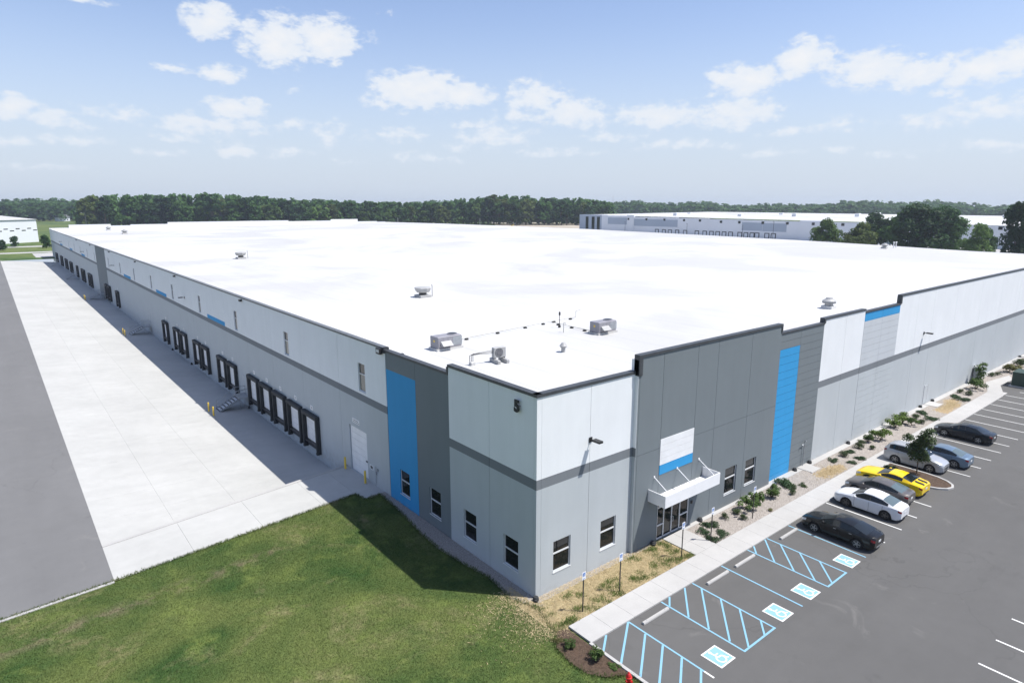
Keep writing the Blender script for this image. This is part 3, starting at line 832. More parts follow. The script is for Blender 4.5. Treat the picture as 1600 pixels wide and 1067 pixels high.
# white sign field above the door: boards and a blue base strip
for i, z in enumerate((5.33,5.77,6.21,6.65)):
    abox('R',YD,10.22,13.73,z,z+.425,-0.02,0.12).build('sign_board','white',wh)
abox('R',YD,10.22,13.73,4.67,5.315,-0.02,0.12).build('sign_board','blue_all',wh)
coping('R',YD,7.80,24.24,12.90,h=0.17)
abox('R',YD,7.80,8.12,11.62,12.725,-0.055,0.36).build('coping','cap',wh)
abox('R',YD,24.1,24.24,12.25,12.725,-0.055,0.36).build('coping','cap',wh)
# ribbed dark panels with the blue strip
for (a, b, mt) in ((24.22,27.66,'blue_strip'),(27.66,31.45,'dark')):
    pn = abox('R',YR,a+.01,b-.01,-0.2,12.1,0.012,0.2).build('wall_panel','joint',wh)
    z = -0.15
    while z < 12.0:
        abox('R',YR,a+.012,b-.012,z,min(z+.582,12.08),-0.012,0.011).build('course',mt,pn); z += 0.6065
coping('R',YR,24.26,31.40,12.12,h=0.15)
# white panel
panel('R',YR,31.45,35.5,-0.2,12.48,'wall'); panel('R',YR,35.5,39.15,-0.2,12.48,'wall')
coping('R',YR,31.36,39.15,12.50,h=0.15); abox('R',YR,31.36,31.6,12.05,12.345,-0.055,0.36).build('coping','cap',wh)
# ribbed light panels
for (a, b) in ((39.15,43.0),(43.0,46.92)):
    pn = abox('R',YR,a+.01,b-.01,-0.2,12.24,0.012,0.2).build('wall_panel','joint',wh)
    z = -0.15
    while z < 12.15:
        abox('R',YR,a+.012,b-.012,z,min(z+.588,12.22),-0.012,0.011).build('course','rib_lt',pn); z += 0.6065
coping('R',YR,39.16,46.95,12.26,h=0.15)
# plain run
e = [46.92,51.6,56.1,63.0,71.7] + [71.7+8.2*i for i in range(1,11)] + [157.8]
for a, b in zip(e[:-1], e[1:]):
    panel('R',YR,a,b,-0.2,13.06,'wall'); coping('R',YR,a+.004,b-.004,13.08,h=0.15)
abox('R',YR,46.88,47.15,12.2,12.925,-0.055,0.36).build('coping','cap',wh)
arm_lamp('R',YR,4.08,8.46); arm_lamp('R',YR,54.1,8.4); arm_lamp('R',YR,105.0,8.4)
for x in (57.0,): 
    pd = abox('R',YR,x-.5,x+.5,0.09,2.2,-0.03,0.0).build('personnel_door','wall',wh)
    abox('R',YR,x-.56,x-.5,0.09,2.26,-0.05,0.0).build('door_jamb','frame',pd); abox('R',YR,x+.5,x+.56,0.09,2.26,-0.05,0.0).build('door_jamb','frame',pd)
m = MB(); m.tube((29.75,0.0,0.1),(29.75,0.0,2.25),0.035); m.tube((29.3,0.0,2.05),(29.75,0.0,2.05),0.03); m.tube((29.3,0.0,2.05),(29.3,-.12,2.0),0.05); m.tube((29.75,0.0,2.25),(29.75,-.12,2.3),0.05); m.build('standpipe','steel',wh)
for x, y in ((-0.12,-0.02),(9.75,-0.28),(14.85,-0.28),(28.35,-0.06),(30.85,-0.06),(38.1,-0.06),(55.4,-0.06),(58.95,-0.06),(92.8,-0.06)):
    m = MB(); m.lathe([(.17,0.0),(.18,.12),(.13,.24)],(x,y,0.03),12); m.tube((x,y,.12),(x-.14,y-.14,.06),0.10,0.11,10); m.build('drain_outlet','black',wh)
# storefront
sf = MB()
for u in (10.26,10.96,11.81,12.68,13.60): abox('R',YD,u,u+.075,0.09,2.95,0.03,0.12,sf)
abox('R',YD,10.335,10.96,1.02,1.10,0.03,0.12,sf); abox('R',YD,12.755,13.6,1.02,1.10,0.03,0.12,sf); abox('R',YD,10.335,13.6,0.09,0.16,0.03,0.12,sf); abox('R',YD,10.335,13.6,2.28,2.36,0.03,0.12,sf)
store = sf.build('storefront','frame',wh)
for a, b in ((10.335,10.96),(11.035,11.81),(11.885,12.68),(12.755,13.6)):
    abox('R',YD,a,b,0.16,2.95,0.085,0.10).build('pane','glass',store)
for a in (11.70,11.90):
    MB().path([(a,YD+.03,0.95),(a,YD-.06,0.95),(a,YD-.06,1.3),(a,YD+.03,1.3)],0.015).build('door_handle','frame',store)
abox('R',YD,13.85,13.98,1.6,1.8,-0.08,0.0).build('door_buzzer','blackmetal',wh)
# canopy
cn = MB().box(9.25,15.0,-1.42,YD-.004,3.20,3.30).build('canopy','white',wh)
MB().box(9.20,15.05,-1.47,-1.42,3.18,3.98).build('fascia','white',cn)
MB().box(9.20,9.25,-1.42,YD-.004,3.18,3.98).build('fascia','white',cn)
MB().box(15.0,15.05,-1.42,YD-.004,3.18,3.98).build('fascia','white',cn)
for i in range(10):
    MB().box(9.5+i*.56,9.52+i*.56,-1.42,YD-.01,3.30,3.335).build('deck_rib','white',cn)
for x in (9.75,12.1,14.5):
    MB().tube((x,YD,4.66),(x+.02,-1.38,3.88),0.028).build('tie_rod','white',cn)
    MB().box(x-.06,x+.06,YD-.03,YD,4.58,4.74).build('rod_plate','white',cn)
# house number, standing off the wall
fc = bpy.data.curves.new('number','FONT'); fc.body = '5'; fc.size = 0.90; fc.extrude = 0.03; fc.offset = 0.045
fo = bpy.data.objects.new('number_tmp', fc); COL.objects.link(fo)
bpy.context.view_layer.update()
nm = bpy.data.meshes.new_from_object(fo.evaluated_get(bpy.context.evaluated_depsgraph_get()))
bpy.data.objects.remove(fo)
nm.materials.clear()
n5 = link('house_number', nm, 'black', wh)
n5.matrix_local = Matrix.Translation((-0.16,1.87,10.64)) @ Matrix(((0,0,-1,0),(-1,0,0,0),(0,1,0,0),(0,0,0,1)))
for y in (1.5,1.7): MB().tube((-0.14,y,10.95),(0.0,y,10.95),0.012).build('number_standoff','blackmetal',wh)

# --- roof and far parapets
def ez(y): return float(np.interp(y,[0,16,28,42,62,99,149,248,312],[10.92,10.94,11.0,11.33,11.7,12.1,12.5,12.42,12.0]))
nx, ny = 24, 48
V = []; F = []
for j in range(ny+1):
    y = 0.40 + (312.1-0.40)*j/ny
    for i in range(nx+1):
        x = 0.30 + 157.4*i/nx
        V.append((x, y, 10.9 + (ez(y)-10.9)*max(0,(x-50)/107.7)))
for j in range(ny):
    for i in range(nx):
        a = j*(nx+1)+i; F.append((a,a+1,a+nx+2,a+nx+1))
roof = link('roof', np_mesh('roof', V, F), 'roof', wh)
bk = [(-0.1,6.9,12.0),(6.9,22.4,13.26),(22.4,30.0,12.58),(30.0,45.2,12.93),(45.2,101.8,13.72),(101.8,124.9,13.25),(124.9,140.6,13.9),(140.6,152.3,12.55),(152.3,157.8,12.2)]
for a, b, z in bk:
    MB().box(a+.01,b-.01,312.2,312.5,-1.7,z).build('wall_panel','wall',wh)
    MB().box(a,b,312.15,312.55,z+.002,z+.05).build('coping','roof',wh)
m = MB()
for y0, y1 in zip(np.linspace(0.4,312,40)[:-1], np.linspace(0.4,312,40)[1:]):
    m.quad((157.8,y0,-1.7),(157.8,y1,-1.7),(157.8,y1,ez(y1)+.03),(157.8,y0,ez(y0)+.03))
    m.quad((157.6,y0,ez(y0)+.03),(157.8,y0,ez(y0)+.03),(157.8,y1,ez(y1)+.03),(157.6,y1,ez(y1)+.03))
m.build('wall_panel','white',wh)
# concrete core behind the panel joints
m = MB()
m.quad((0.235,0.3,-1.7),(0.235,312,-1.7),(0.235,312,10.88),(0.235,0.3,10.88))
m.quad((0.235,0.375,-0.3),(157.6,0.375,-0.3),(157.6,0.375,10.9),(0.235,0.375,10.9))
m.build('wall_core','joint',wh)

# ------------------------------------------------------------------ things at the docks
def make_stairs(label):
    r = thing('dock_stair', label, 'stairs', (0,50.9,0), 0, 'steel stairs at the docks')
    w = 0.78
    MB().box(-1.25,-0.05,-w,w+.75,-0.10,-0.02).build('platform','casing_lt',r)
    n = 6
    zf = zap(-3.35)
    for i in range(n):
        xx = -1.25-2.1*(i+1)/(n); z = -0.02+(zf+.02)*(i+1)/(n+1)
        MB().box(xx,xx+.27,-w+.04,w-.04,z-.045,z).build('tread','frame',r)
    MB().quad((-3.42,-w+.03,zf+.01),(-3.42,w-.03,zf+.01),(-1.22,w-.03,-0.14),(-1.22,-w+.03,-0.14)).build('dark_backing','blackmetal',r)  # sloped dark sheet added under the treads to set them off
    for s in (-w, w):
        m = MB(); m.quad((-3.45,s,zf),(-3.30,s,zf),(-1.2,s,-0.20),(-1.2,s,0.0),(-1.35,s,0.0),(-3.45,s,zf+.12))
        m.quad((-3.45,s+.04,zf),(-3.45,s+.04,zf+.12),(-1.35,s+.04,0.0),(-1.2,s+.04,0.0),(-1.2,s+.04,-.20),(-3.30,s+.04,zf))
        m.quad((-3.45,s,zf+.12),(-1.35,s,.0),(-1.35,s+.04,.0),(-3.45,s+.04,zf+.12))
        m.build('stringer','steel',r)
        m = MB(); m.path([(-3.35,s,zf+.1),(-3.35,s,zf+1.0),(-1.25,s,0.98),(-0.08,s,0.98)],0.03)
        m.path([(-3.35,s,zf+.55),(-1.25,s,0.5),(-0.08,s,0.5)],0.016)
        for q in (-2.3,-1.25,-0.1): m.tube((q,s,np.interp(q,[-3.35,-1.25,0],[zf,-0.05,-0.05])),(q,s,np.interp(q,[-3.35,-1.25,0],[zf+1.0,0.98,0.98])),0.02)
        m.build('railing','steel',r)
    for q in (-1.2,-0.15):
        MB().box(q,q+.06,-w+.02,-w+.08,-1.44,-0.10).build('post','steel',r)
    return r
st_lab = ['grey steel dock stair nearest the corner, beside the group of five dock doors','grey steel dock stair second from the near corner, by a single dock door','grey steel dock stair third from the near corner, at the dark wall panel','small grey dock stair fourth from the near corner, before the far doors','tiny grey dock stair at the far end of the docks']
s0 = make_stairs(st_lab[0])
for i, y in enumerate((107.1,163.6,220.1,276.8)):
    c = copy_tree(s0, None, (0,y,0)); c['label'] = st_lab[i+1]
def bollard(x, y, z, label):
    r = thing('bollard', label, 'bollard', (x,y,z), 0, 'yellow safety bollards')
    MB().lathe([(.085,0),(.085,1.0),(.075,1.06),(.045,1.10),(.01,1.115)],(0,0,0),14).build('post','yellow',r,smooth=40)
    MB().lathe([(.15,0),(.15,.03),(.09,.05)],(0,0,0),14).build('footing','walk',r)
bollard(-0.48,23.75,0.004,'yellow bollard left of the white roll-up door')
bollard(-0.48,20.1,0.004,'yellow bollard right of the white roll-up door, near the blue panel')
for i, (y, nmz) in enumerate(((50.85,'nearest dock stair'),(107.6,'second dock stair'),(164.0,'third dock stair'))):
    bollard(-4.4,y,zap(-4.4),'yellow bollard at the %s foot, farther of two' % nmz)
    bollard(-4.4,y-1.95,zap(-4.4),'yellow bollard at the %s foot, nearer of two' % nmz)
# ------------------------------------------------------------------ rooftop equipment
RZ = 10.9
def rtu(x, y, label):
    r = thing('rooftop_unit', label, 'rooftop unit', (x,y,RZ), 0, 'packaged rooftop units')
    MB().box(-0.1,2.25,-0.08,1.15,0.0,0.16).build('kerb','roof',r)
    MB().cbox(0,2.15,0,1.08,0.18,1.05,0.03).build('casing','unit',r)
    MB().box(1.35,2.17,-0.012,-0.001,0.3,0.95).build('coil_panel','steel',r)
    for i in range(3): MB().box(0.08+i*.41,0.45+i*.41,-0.012,-0.001,0.26,0.98).build('access_panel','unit',r)
    MB().lathe([(.40,0),(.40,.06),(.36,.07)],(1.65,.54,1.05),18).build('fan_shroud','unit',r)
    MB().lathe([(.345,0),(.345,.012)],(1.65,.54,1.112),18).build('fan_grille','blackmetal',r)
    m = MB(); m.quad((0.25,-0.02,.72),(1.15,-0.02,.72),(1.15,-0.42,.40),(0.25,-0.42,.40)); m.quad((0.25,-0.02,.72),(0.25,-.42,.40),(0.25,-0.02,.38)); m.quad((1.15,-0.02,.72),(1.15,-0.02,.38),(1.15,-.42,.40)); m.build('intake_hood','casing_lt',r)
    MB().box(-0.012,-0.001,.42,.60,.62,.78).build('warning_label','yellow',r)
    return r
rtu(3.8,15.7,'grey rooftop unit behind the dark corner panel, at the left end of the pipe run')
rtu(17.6,12.4,'grey rooftop unit behind the dark entrance block, right of the pipe run')
# split condenser on rubber sleepers with its refrigerant lines
sc = thing('condenser_unit','small white condenser with round fan on two sleepers by the corner parapet','condenser',(4.9,10.4,RZ),R(-8))
MB().cbox(0,0.95,-0.17,0.17,0.34,1.06,0.02).build('casing','casing_lt',sc)
m = MB(); arc(0,0,0.30,0,2*math.pi,0.05,m,0,20); arc(0,0,0.17,0,2*math.pi,0.03,m,0,16)
fg = m.build('fan_grille','cap_lt',sc); fg.location = (0.40,-0.176,0.70); fg.rotation_euler = (R(90),0,0)
MB().lathe([(.27,0),(.27,.006)],(0.40,-0.170,0.70),20,'y').build('fan','unit',sc)
for x in (0.05,0.75): MB().cbox(x-.08,x+.16,-0.75,0.45,0.0,0.28,0.03).build('sleeper','casing_lt',sc)
for x in (0.1,0.85): MB().box(x-.02,x+.02,-.2,.2,.28,.35).build('leg','blackmetal',sc)
m = MB()
for d in (0,.10,.2): m.path([(-1.5-d,0.1+d*.5,0.20),(-1.5-d,0.1+d*.5,0.78-d*.6),(-0.9,0.1,0.80-d*.5),(0.0,0.05,0.86-d)],0.022)
m.build('refrigerant_line','cap',sc)
MB().cbox(-1.75,-1.4,-.1,.25,0,.24,.03).build('roof_boot','roof',sc)
# gas line on blocks
gp = thing('gas_pipe','thin gas pipe on small black blocks between the two rooftop units','pipe',(0,0,RZ))
MB().path([(6.1,17.6,.16),(18.3,19.1,.16),(21.8,19.4,.16),(21.8,19.4,.75),(22.5,19.5,.75)],0.022).build('main_run','gas',gp)
MB().path([(18.2,19.1,.16),(17.9,13.6,.16),(17.95,13.5,.45)],0.022).build('branch_run','gas',gp)
for x, y in ((7.9,17.85),(11.4,18.25),(14.8,18.65),(17.2,18.95),(18.7,19.15),(21.0,19.32),(18.05,16.1),(18.1,17.9),(17.95,14.4)):
    MB().cbox(x-.13,x+.13,y-.13,y+.13,0,.13,.02).build('block','black',gp)
m = MB(); m.tube((17.4,17.0,0),(17.4,17.0,1.45),0.03); m.box(17.32,17.48,16.92,17.08,0,.22); m.box(17.34,17.46,16.94,17.06,1.1,1.4); mast = m.build('roof_mast','blackmetal'); mast.location = (0,0,RZ); tag(mast,'short black mast standing beside the gas pipe on the roof','mast')
m = MB(); m.path([(16.1,15.1,0),(16.1,15.1,.85),(16.28,15.1,.85),(16.28,15.1,.7)],0.035); v = m.build('vent_pipe','casing_lt'); v.location = (0,0,RZ); tag(v,'slim white gooseneck vent between the mast and the rooftop unit','vent')
def fan(x, y, z, label, s=1.0, kind=0):
    r = thing('exhaust_fan', label, 'roof fan', (x,y,z), 0, 'roof fans')
    if kind:
        MB().cbox(-.55*s,.55*s,-.55*s,.55*s,0,.22*s,.02).build('kerb','casing_lt',r)
        MB().lathe([(.34*s,.22*s),(.34*s,.52*s)],(0,0,0),12).build('throat','blackmetal',r)
        MB().lathe([(.55*s,.44*s),(.66*s,.56*s),(.74*s,.80*s),(.70*s,.86*s),(.2*s,.92*s)],(0,0,0),8).build('hood','casing_lt',r)
        MB().path([(.85*s,-.2*s,0),(.85*s,-.2*s,1.0*s),(.78*s,-.2*s,1.06*s)],.035*s).build('conduit','casing_lt',r)
        return r
    MB().cbox(-.5*s,.5*s,-.5*s,.5*s,0,.28*s,.02).build('kerb','roof',r)
    MB().lathe([(.36*s,.28*s),(.36*s,.5*s)],(0,0,0),16).build('throat','casing_lt',r)
    MB().lathe([(.58*s,.50*s),(.60*s,.72*s),(.52*s,.80*s),(.30*s,.92*s),(.29*s,1.0*s),(.05*s,1.02*s)],(0,0,0),20).build('hood','casing_lt',r,smooth=35)
    MB().lathe([(.605*s,.56*s),(.605*s,.60*s)],(0,0,0),20).build('painted_shadow_ring','cap_lt',r)  # solid dark ring, the shade of a rim gap put in as colour
    return r
fan(46.9,7.0,RZ,'white mushroom exhaust fan behind the white panel beside the blue accent',1.15)
fan(18.1,41.4,RZ,'white louvred exhaust fan alone in the middle of the near roof',1.35,1)
fan(18.4,112.4,RZ,'small pale exhaust fan farther back on the left half of the roof',1.5,1)
fan(19.4,256.9,RZ,'tiny pale exhaust fan far back near the left roof edge',1.7)
fan(19.8,300.0,RZ,'tiny pale exhaust fan closest to the far parapet on the left',1.7)
fan(147.5,41.0,RZ+.4,'low pale fan near the far right edge of the roof',1.2)
for x, lab in ((151.6,'left'),(153.0,'right')):
    m = MB(); m.tube((x,40.5,0),(x,40.5,1.3),0.12); m.lathe([(.22,1.3),(.22,1.42),(.05,1.5)],(x,40.5,0),10); o = m.build('flue_pipe','white'); o.location = (0,0,11.2); tag(o,'thin white flue on the far right roof edge, %s of the pair' % lab,'flue','pair of flues')
m = MB(); m.lathe([(.16,0),(.16,.35),(.24,.36),(.24,.46),(.30,.47),(.12,.72)],(0,0,0),14); o = m.build('roof_vent','casing_lt',smooth=35); o.location = (10.95,9.7,RZ); tag(o,'small capped roof vent midway between condenser and entrance block','vent')
m = MB(); m.lathe([(.14,0),(.16,.1),(.08,.16)],(0,0,0),12); o = m.build('roof_drain','black'); o.location = (1.1,16.3,RZ); tag(o,'small black roof drain dome just inside the dark parapet','drain')

# ------------------------------------------------------------------ cars
def smoothstep_interp(x, xp, fp, k=0.09):
    xs = np.linspace(-k, k, 9)
    return np.mean([np.interp(x+d, xp, fp) for d in xs], axis=0)

def wheel_meshes(r, w, dark):
    prof = [(r*.60,-w/2),(r*.90,-w/2),(r*.985,-w/2+.03),(r,-w/4),(r,w/4),(r*.985,w/2-.03),(r*.90,w/2),(r*.60,w/2)]
    ty = MB().lathe(prof,(0,0,0),24,'y').mesh('tyre'); ty.materials.append(M['tyre'])
    for p in ty.polygons: p.use_smooth = len(p.vertices) == 4
    ty.set_sharp_from_angle(angle=R(40))
    m = MB()
    m.lathe([(r*.64,-w/2-.012),(r*.70,-w/2-.012),(r*.70,-w/2+.02),(r*.64,-w/2+.02)],(0,0,0),24,'y',False)
    for i in range(5):
        t = 2*math.pi*i/5; c, s = math.cos(t), math.sin(t); px_, pz_ = -s, c
        a, b = .045, .03
        yy = -w/2-.008
        m.quad(*[(c*rr*r+px_*o_, yy, s*rr*r+pz_*o_) for rr, o_ in ((.08,a),(.64,b),(.64,-b),(.08,-a))])
    m.lathe([(r*.16,-w/2-.02),(r*.14,-w/2-.03)],(0,0,0),12,'y')
    rim = m.mesh('rim'); rim.materials.append(M['rim_dark' if dark else 'rim'])
    br = MB().lathe([(r*.66,-w/2+.03),(r*.66,-w/2+.04)],(0,0,0),20,'y').mesh('rim_back'); br.materials.append(M['blackmetal'])
    return ty, rim, br

def make_car(name, label, cat, x, y, nose_up, spec):
    """loft of cross-sections along the car; panes, lamps and body are cut out of the same surface"""
    L, W = spec['L'], spec['W']/2
    root = thing(name, label, cat, (x,y,0), R(90) if nose_up else R(-90), 'cars parked along the walk')
    h = L/2
    xw = spec['wheels']; rw = spec['rw']
    xs = np.unique(np.round(np.concatenate([np.linspace(-h,-h+.22,6), np.linspace(-h+.22,h-.3,70), np.linspace(h-.3,h,7)]),4))
    zt = smoothstep_interp(xs,*spec['top'],k=0.10); zb = smoothstep_interp(xs,*spec['belt'],k=0.10)
    zb = np.minimum(zb, zt-0.015)
    w = smoothstep_interp(xs,*spec['plan'],k=0.05)*W
    sill = np.full_like(xs, .20) + np.interp(xs,[-h,-h+.25,h-.3,h],[.14,0,0,.06])
    for c in xw:
        d = np.abs(xs-c); ra = rw+.075
        arch = rw*.98 + np.sqrt(np.maximum(ra*ra-d*d,0)) - .0
        sill = np.where(d < ra, np.maximum(sill, arch-.02), sill)
    rows = []
    for i in range(len(xs)):
        gh = max(0.0, zt[i]-zb[i]); g = min(1.0, gh/0.40)
        ww = w[i]; sl = sill[i]; b = zb[i]
        zmid = max(0.52*b+.08, sl+.02)
        p3 = (ww*.955, max(b,sl+.06)); p6 = (ww*(0.86-.16*g), zt[i]-.012-.045*g)
        p4 = (p3[0]+(p6[0]-p3[0])*.10, p3[1]+(p6[1]-p3[1])*.10)
        p5 = (p3[0]+(p6[0]-p3[0])*.88, p3[1]+(p6[1]-p3[1])*.88)
        rows.append([(ww*.955,sl),(ww*.995,(sl+zmid)/2),(ww,zmid),(ww*.99,max(b-.15,zmid+.01)),p3,p4,p5,p6,(ww*.42*(1-.12*g)+.0,zt[i]-.004),(0,zt[i])])
    NR = len(rows[0])
    V = []
    for s in (1,-1):
        for i in range(len(xs)):
            for (yy, zz) in rows[i]: V.append((xs[i], s*yy, zz))
    n = len(xs)
    def vid(s, i, r): return (0 if s > 0 else n*NR) + i*NR + r
    groups = {}
    ws0, ws1 = spec['windshield']; rg0, rg1 = spec['rearglass']
    for s in (1,-1):
        for i in range(n-1):
            xm = (xs[i]+xs[i+1])/2; gh = (zt[i]+zt[i+1]-zb[i]-zb[i+1])/2
            for r in range(NR-1):
                key = 'body'
                if r >= 7 and ws0 < xm < ws1: key = 'windshield'
                elif r >= 7 and rg0 < xm < rg1: key = 'rear_window'
                elif r == 5 and gh > .15 and spec['side'][0] < xm < spec['side'][1]:
                    bp = spec['pillars']
                    if any(abs(xm-q) < .05 for q in bp): key = 'pillar'
                    else:
                        nseg = sum(xm > q for q in bp); key = 'side_window%d%s' % (nseg, 'ab'[s > 0])
                elif r == 3 and xm > h-.42: key = 'headlight'+'ab'[s > 0]
                elif r in (2,3) and xm < -h+.24 and r >= spec.get('tlr',3): key = 'taillight'+'ab'[s > 0]
                q = [vid(s,i,r),vid(s,i+1,r),vid(s,i+1,r+1),vid(s,i,r+1)]
                if s > 0: q = q[::-1]
                groups.setdefault(key, []).append(q)
    for i, key in ((0,'body'),(n-1,'body')):
        loop = [vid(1,i,r) for r in range(NR)] + [vid(-1,i,r) for r in range(NR-2,-1,-1)]
        groups['body'].append(loop if i else loop[::-1])
    V = np.array(V)
    for key, faces in groups.items():
        used = sorted({a for f in faces for a in f}); mp = {a:i for i,a in enumerate(used)}
        me = bpy.data.meshes.new(key); me.from_pydata([tuple(V[a]) for a in used], [], [[mp[a] for a in f] for f in faces]); me.update()
        base = key.rstrip('ab0123456789') if key not in ('body',) else 'body'
        mt = {'body':spec['paint'],'windshield':'carglass','rear_window':spec.get('rg','carglass'),'side_window':'carglass','headlight':'lens','taillight':'redlens','pillar':'blackmetal'}[base]
        link(base, me, mt, root, smooth=38)
    MB().box(-h+.25,h-.25,-W*.86,W*.86,.17,.50).build('underbody','blackmetal',root)
    ty, rim, br = wheel_meshes(rw, .21, spec.get('darkrim', False))
    for c in xw:
        for s in (-1,1):
            wl = part('wheel', root, (c, s*(W-.125), rw))
            if s > 0: wl.rotation_euler = (0,0,math.pi)
            for me in (ty, rim, br): link(me.name, me, None, wl)
    # mirrors, handles, grille, plate, bumper trim
    mx = spec['windshield'][0] + .62*(spec['windshield'][1]-spec['windshield'][0])
    mz = float(np.interp(mx,*spec['belt']))
    for s in (-1,1):
        MB().cbox(mx-.10,mx+.06,s*(W+.06)-.09,s*(W+.06)+.09,mz+.02,mz+.15,.03).build('mirror',spec['paint'],root)
        for hx in spec['handles']:
            MB().box(hx-.09,hx+.09,s*(W*.992)-.015,s*(W*.992)+.015,float(np.interp(hx,*spec['belt']))-.14,float(np.interp(hx,*spec['belt']))-.105).build('door_handle',spec.get('trim',spec['paint']),root)
        for sx in spec['seams']:
            MB().box(sx-.006,sx+.006,s*(W*1.001)-.004,s*(W*1.001)+.004,.30,float(np.interp(sx,*spec['belt']))-.03).build('door_seam','black',root)
    nw = float(w[-1])*.72
    MB().box(h-.01,h+.012,-nw,nw,.40,.40+spec.get('grille',.16)).build('grille','black',root)
    MB().box(h-.04,h+.015,-nw*.9,nw*.9,.22,.34).build('lower_intake','black',root)
    MB().box(-h-.012,-h+.01,-.17,.17,spec.get('plate',.70)-.07,spec.get('plate',.70)+.07).build('licence_plate','frame',root)
    MB().box(-h-.014,-h+.03,-nw*1.0,nw*1.0,.30,.40).build('rear_diffuser',spec.get('low','black'),root)
    return root

SED = dict(L=4.8, W=1.84, rw=.335, wheels=(-1.40,1.38),
  top=([-2.4,-2.3,-1.75,-1.0,-.35,.25,1.12,1.7,2.2,2.4],[.94,1.04,1.09,1.38,1.455,1.43,1.04,.95,.80,.66]),
  belt=([-2.4,-2.2,-1.75,-.9,1.1,1.7,2.2,2.4],[.86,.95,1.0,.985,.93,.87,.74,.62]),
  plan=([-2.4,-2.33,-2.15,-1.7,1.6,2.1,2.3,2.4],[.74,.86,.94,1,1,.93,.80,.62]),
  windshield=(.30,1.10), rearglass=(-1.78,-1.02), side=(-1.45,.78), pillars=(-.22,), handles=(-.95,.05), seams=(-.22,.78,-1.12))
def spec(base, **kw):
    d = dict(base); d.update(kw); return d
M['cp_black'] = carpaint('car_paint_black', (0.008,0.009,0.010), 0.0)
M['cp_white'] = carpaint('car_paint_white', (0.72,0.73,0.75), 0.0)
M['cp_grey'] = carpaint('car_paint_grey', (0.135,0.125,0.120), 0.35)
M['cp_yellow'] = carpaint('car_paint_yellow', (0.80,0.55,0.015), 0.0)
M['cp_silver'] = carpaint('car_paint_silver', (0.40,0.42,0.45), 0.35)
M['cp_blue'] = carpaint('car_paint_blue', (0.135,0.195,0.27), 0.3)
M['cp_navy'] = carpaint('car_paint_navy', (0.012,0.016,0.022), 0.1)
black = spec(SED, L=4.8, paint='cp_black', darkrim=False, trim='rim', low='rim',
  top=([-2.4,-2.3,-1.85,-1.0,-.35,.25,1.12,1.7,2.2,2.4],[.96,1.06,1.11,1.36,1.45,1.43,1.04,.95,.80,.66]), rearglass=(-1.86,-1.02))
make_car('parked_car','black four-door sedan parked beside the last blue accessible stall','car',20.42,-7.38,True,black)
white = spec(SED, L=4.62, W=1.78, paint='cp_white', rg='carglass_sky', darkrim=True, wheels=(-1.33,1.32),
  top=([-2.31,-2.22,-1.72,-1.0,-.35,.25,1.06,1.6,2.1,2.31],[.96,1.06,1.12,1.40,1.49,1.46,1.06,.97,.82,.68]),
  belt=([-2.31,-2.1,-1.7,-.9,1.05,1.6,2.1,2.31],[.88,.97,1.02,.99,.93,.87,.75,.63]),
  plan=([-2.31,-2.24,-2.05,-1.65,1.55,2.02,2.22,2.31],[.74,.86,.94,1,1,.93,.80,.62]), windshield=(.28,1.04), rearglass=(-1.75,-1.0), side=(-1.42,.74))
make_car('parked_car','white compact sedan parked between the black and grey cars','car',25.95,-6.95,True,white)
grey = spec(SED, L=4.5, W=1.80, paint='cp_grey', rg='carglass_sky', wheels=(-1.33,1.35),
  top=([-2.25,-2.16,-1.80,-1.0,-.30,.30,1.12,1.62,2.05,2.25],[.98,1.07,1.12,1.36,1.44,1.42,1.03,.93,.78,.62]),
  belt=([-2.25,-2.05,-1.7,-.9,1.05,1.6,2.05,2.25],[.90,.99,1.03,1.00,.92,.84,.70,.58]),
  plan=([-2.25,-2.18,-2.0,-1.6,1.5,1.96,2.16,2.25],[.74,.86,.94,1,1,.92,.78,.60]), windshield=(.34,1.10), rearglass=(-1.82,-1.0), side=(-1.55,.80))
make_car('parked_car','dark grey sedan parked between the white sedan and the yellow coupe','car',28.72,-6.42,True,grey)
coupe = spec(SED, L=4.80, W=1.92, paint='cp_yellow', darkrim=True, rw=.36, wheels=(-1.42,1.42), handles=(-.35,), seams=(-.60,.85),
  top=([-2.4,-2.32,-1.85,-1.0,-.45,.05,.85,1.5,2.15,2.4],[.92,1.02,1.06,1.28,1.365,1.345,1.03,.98,.86,.70]),
  belt=([-2.4,-2.2,-1.75,-.9,.9,1.5,2.15,2.4],[.84,.94,1.0,.985,.95,.91,.80,.66]),
  plan=([-2.4,-2.34,-2.2,-1.7,1.6,2.15,2.32,2.4],[.80,.90,.96,1,1,.96,.86,.74]), windshield=(.08,.84), rearglass=(-1.62,-.92), side=(-.98,.52), pillars=())
yc = make_car('parked_coupe','bright yellow two-door coupe with black stripes parked beside the kerbed island','car',31.38,-6.32,True,coupe)
for s in (-1,1):
    m = MB()
    for a, b in zip(np.linspace(-2.34,-1.68,7)[:-1], np.linspace(-2.34,-1.68,7)[1:]):
        z0, z1 = [float(smoothstep_interp(np.array([q]),*coupe['top'],k=.10)[0])+.03 for q in (a,b)]
        m.quad((a,s*.17,z0),(b,s*.17,z1),(b,s*.42,z1-.002),(a,s*.42,z0-.002))
    m.build('racing_stripe','blackmetal',yc)
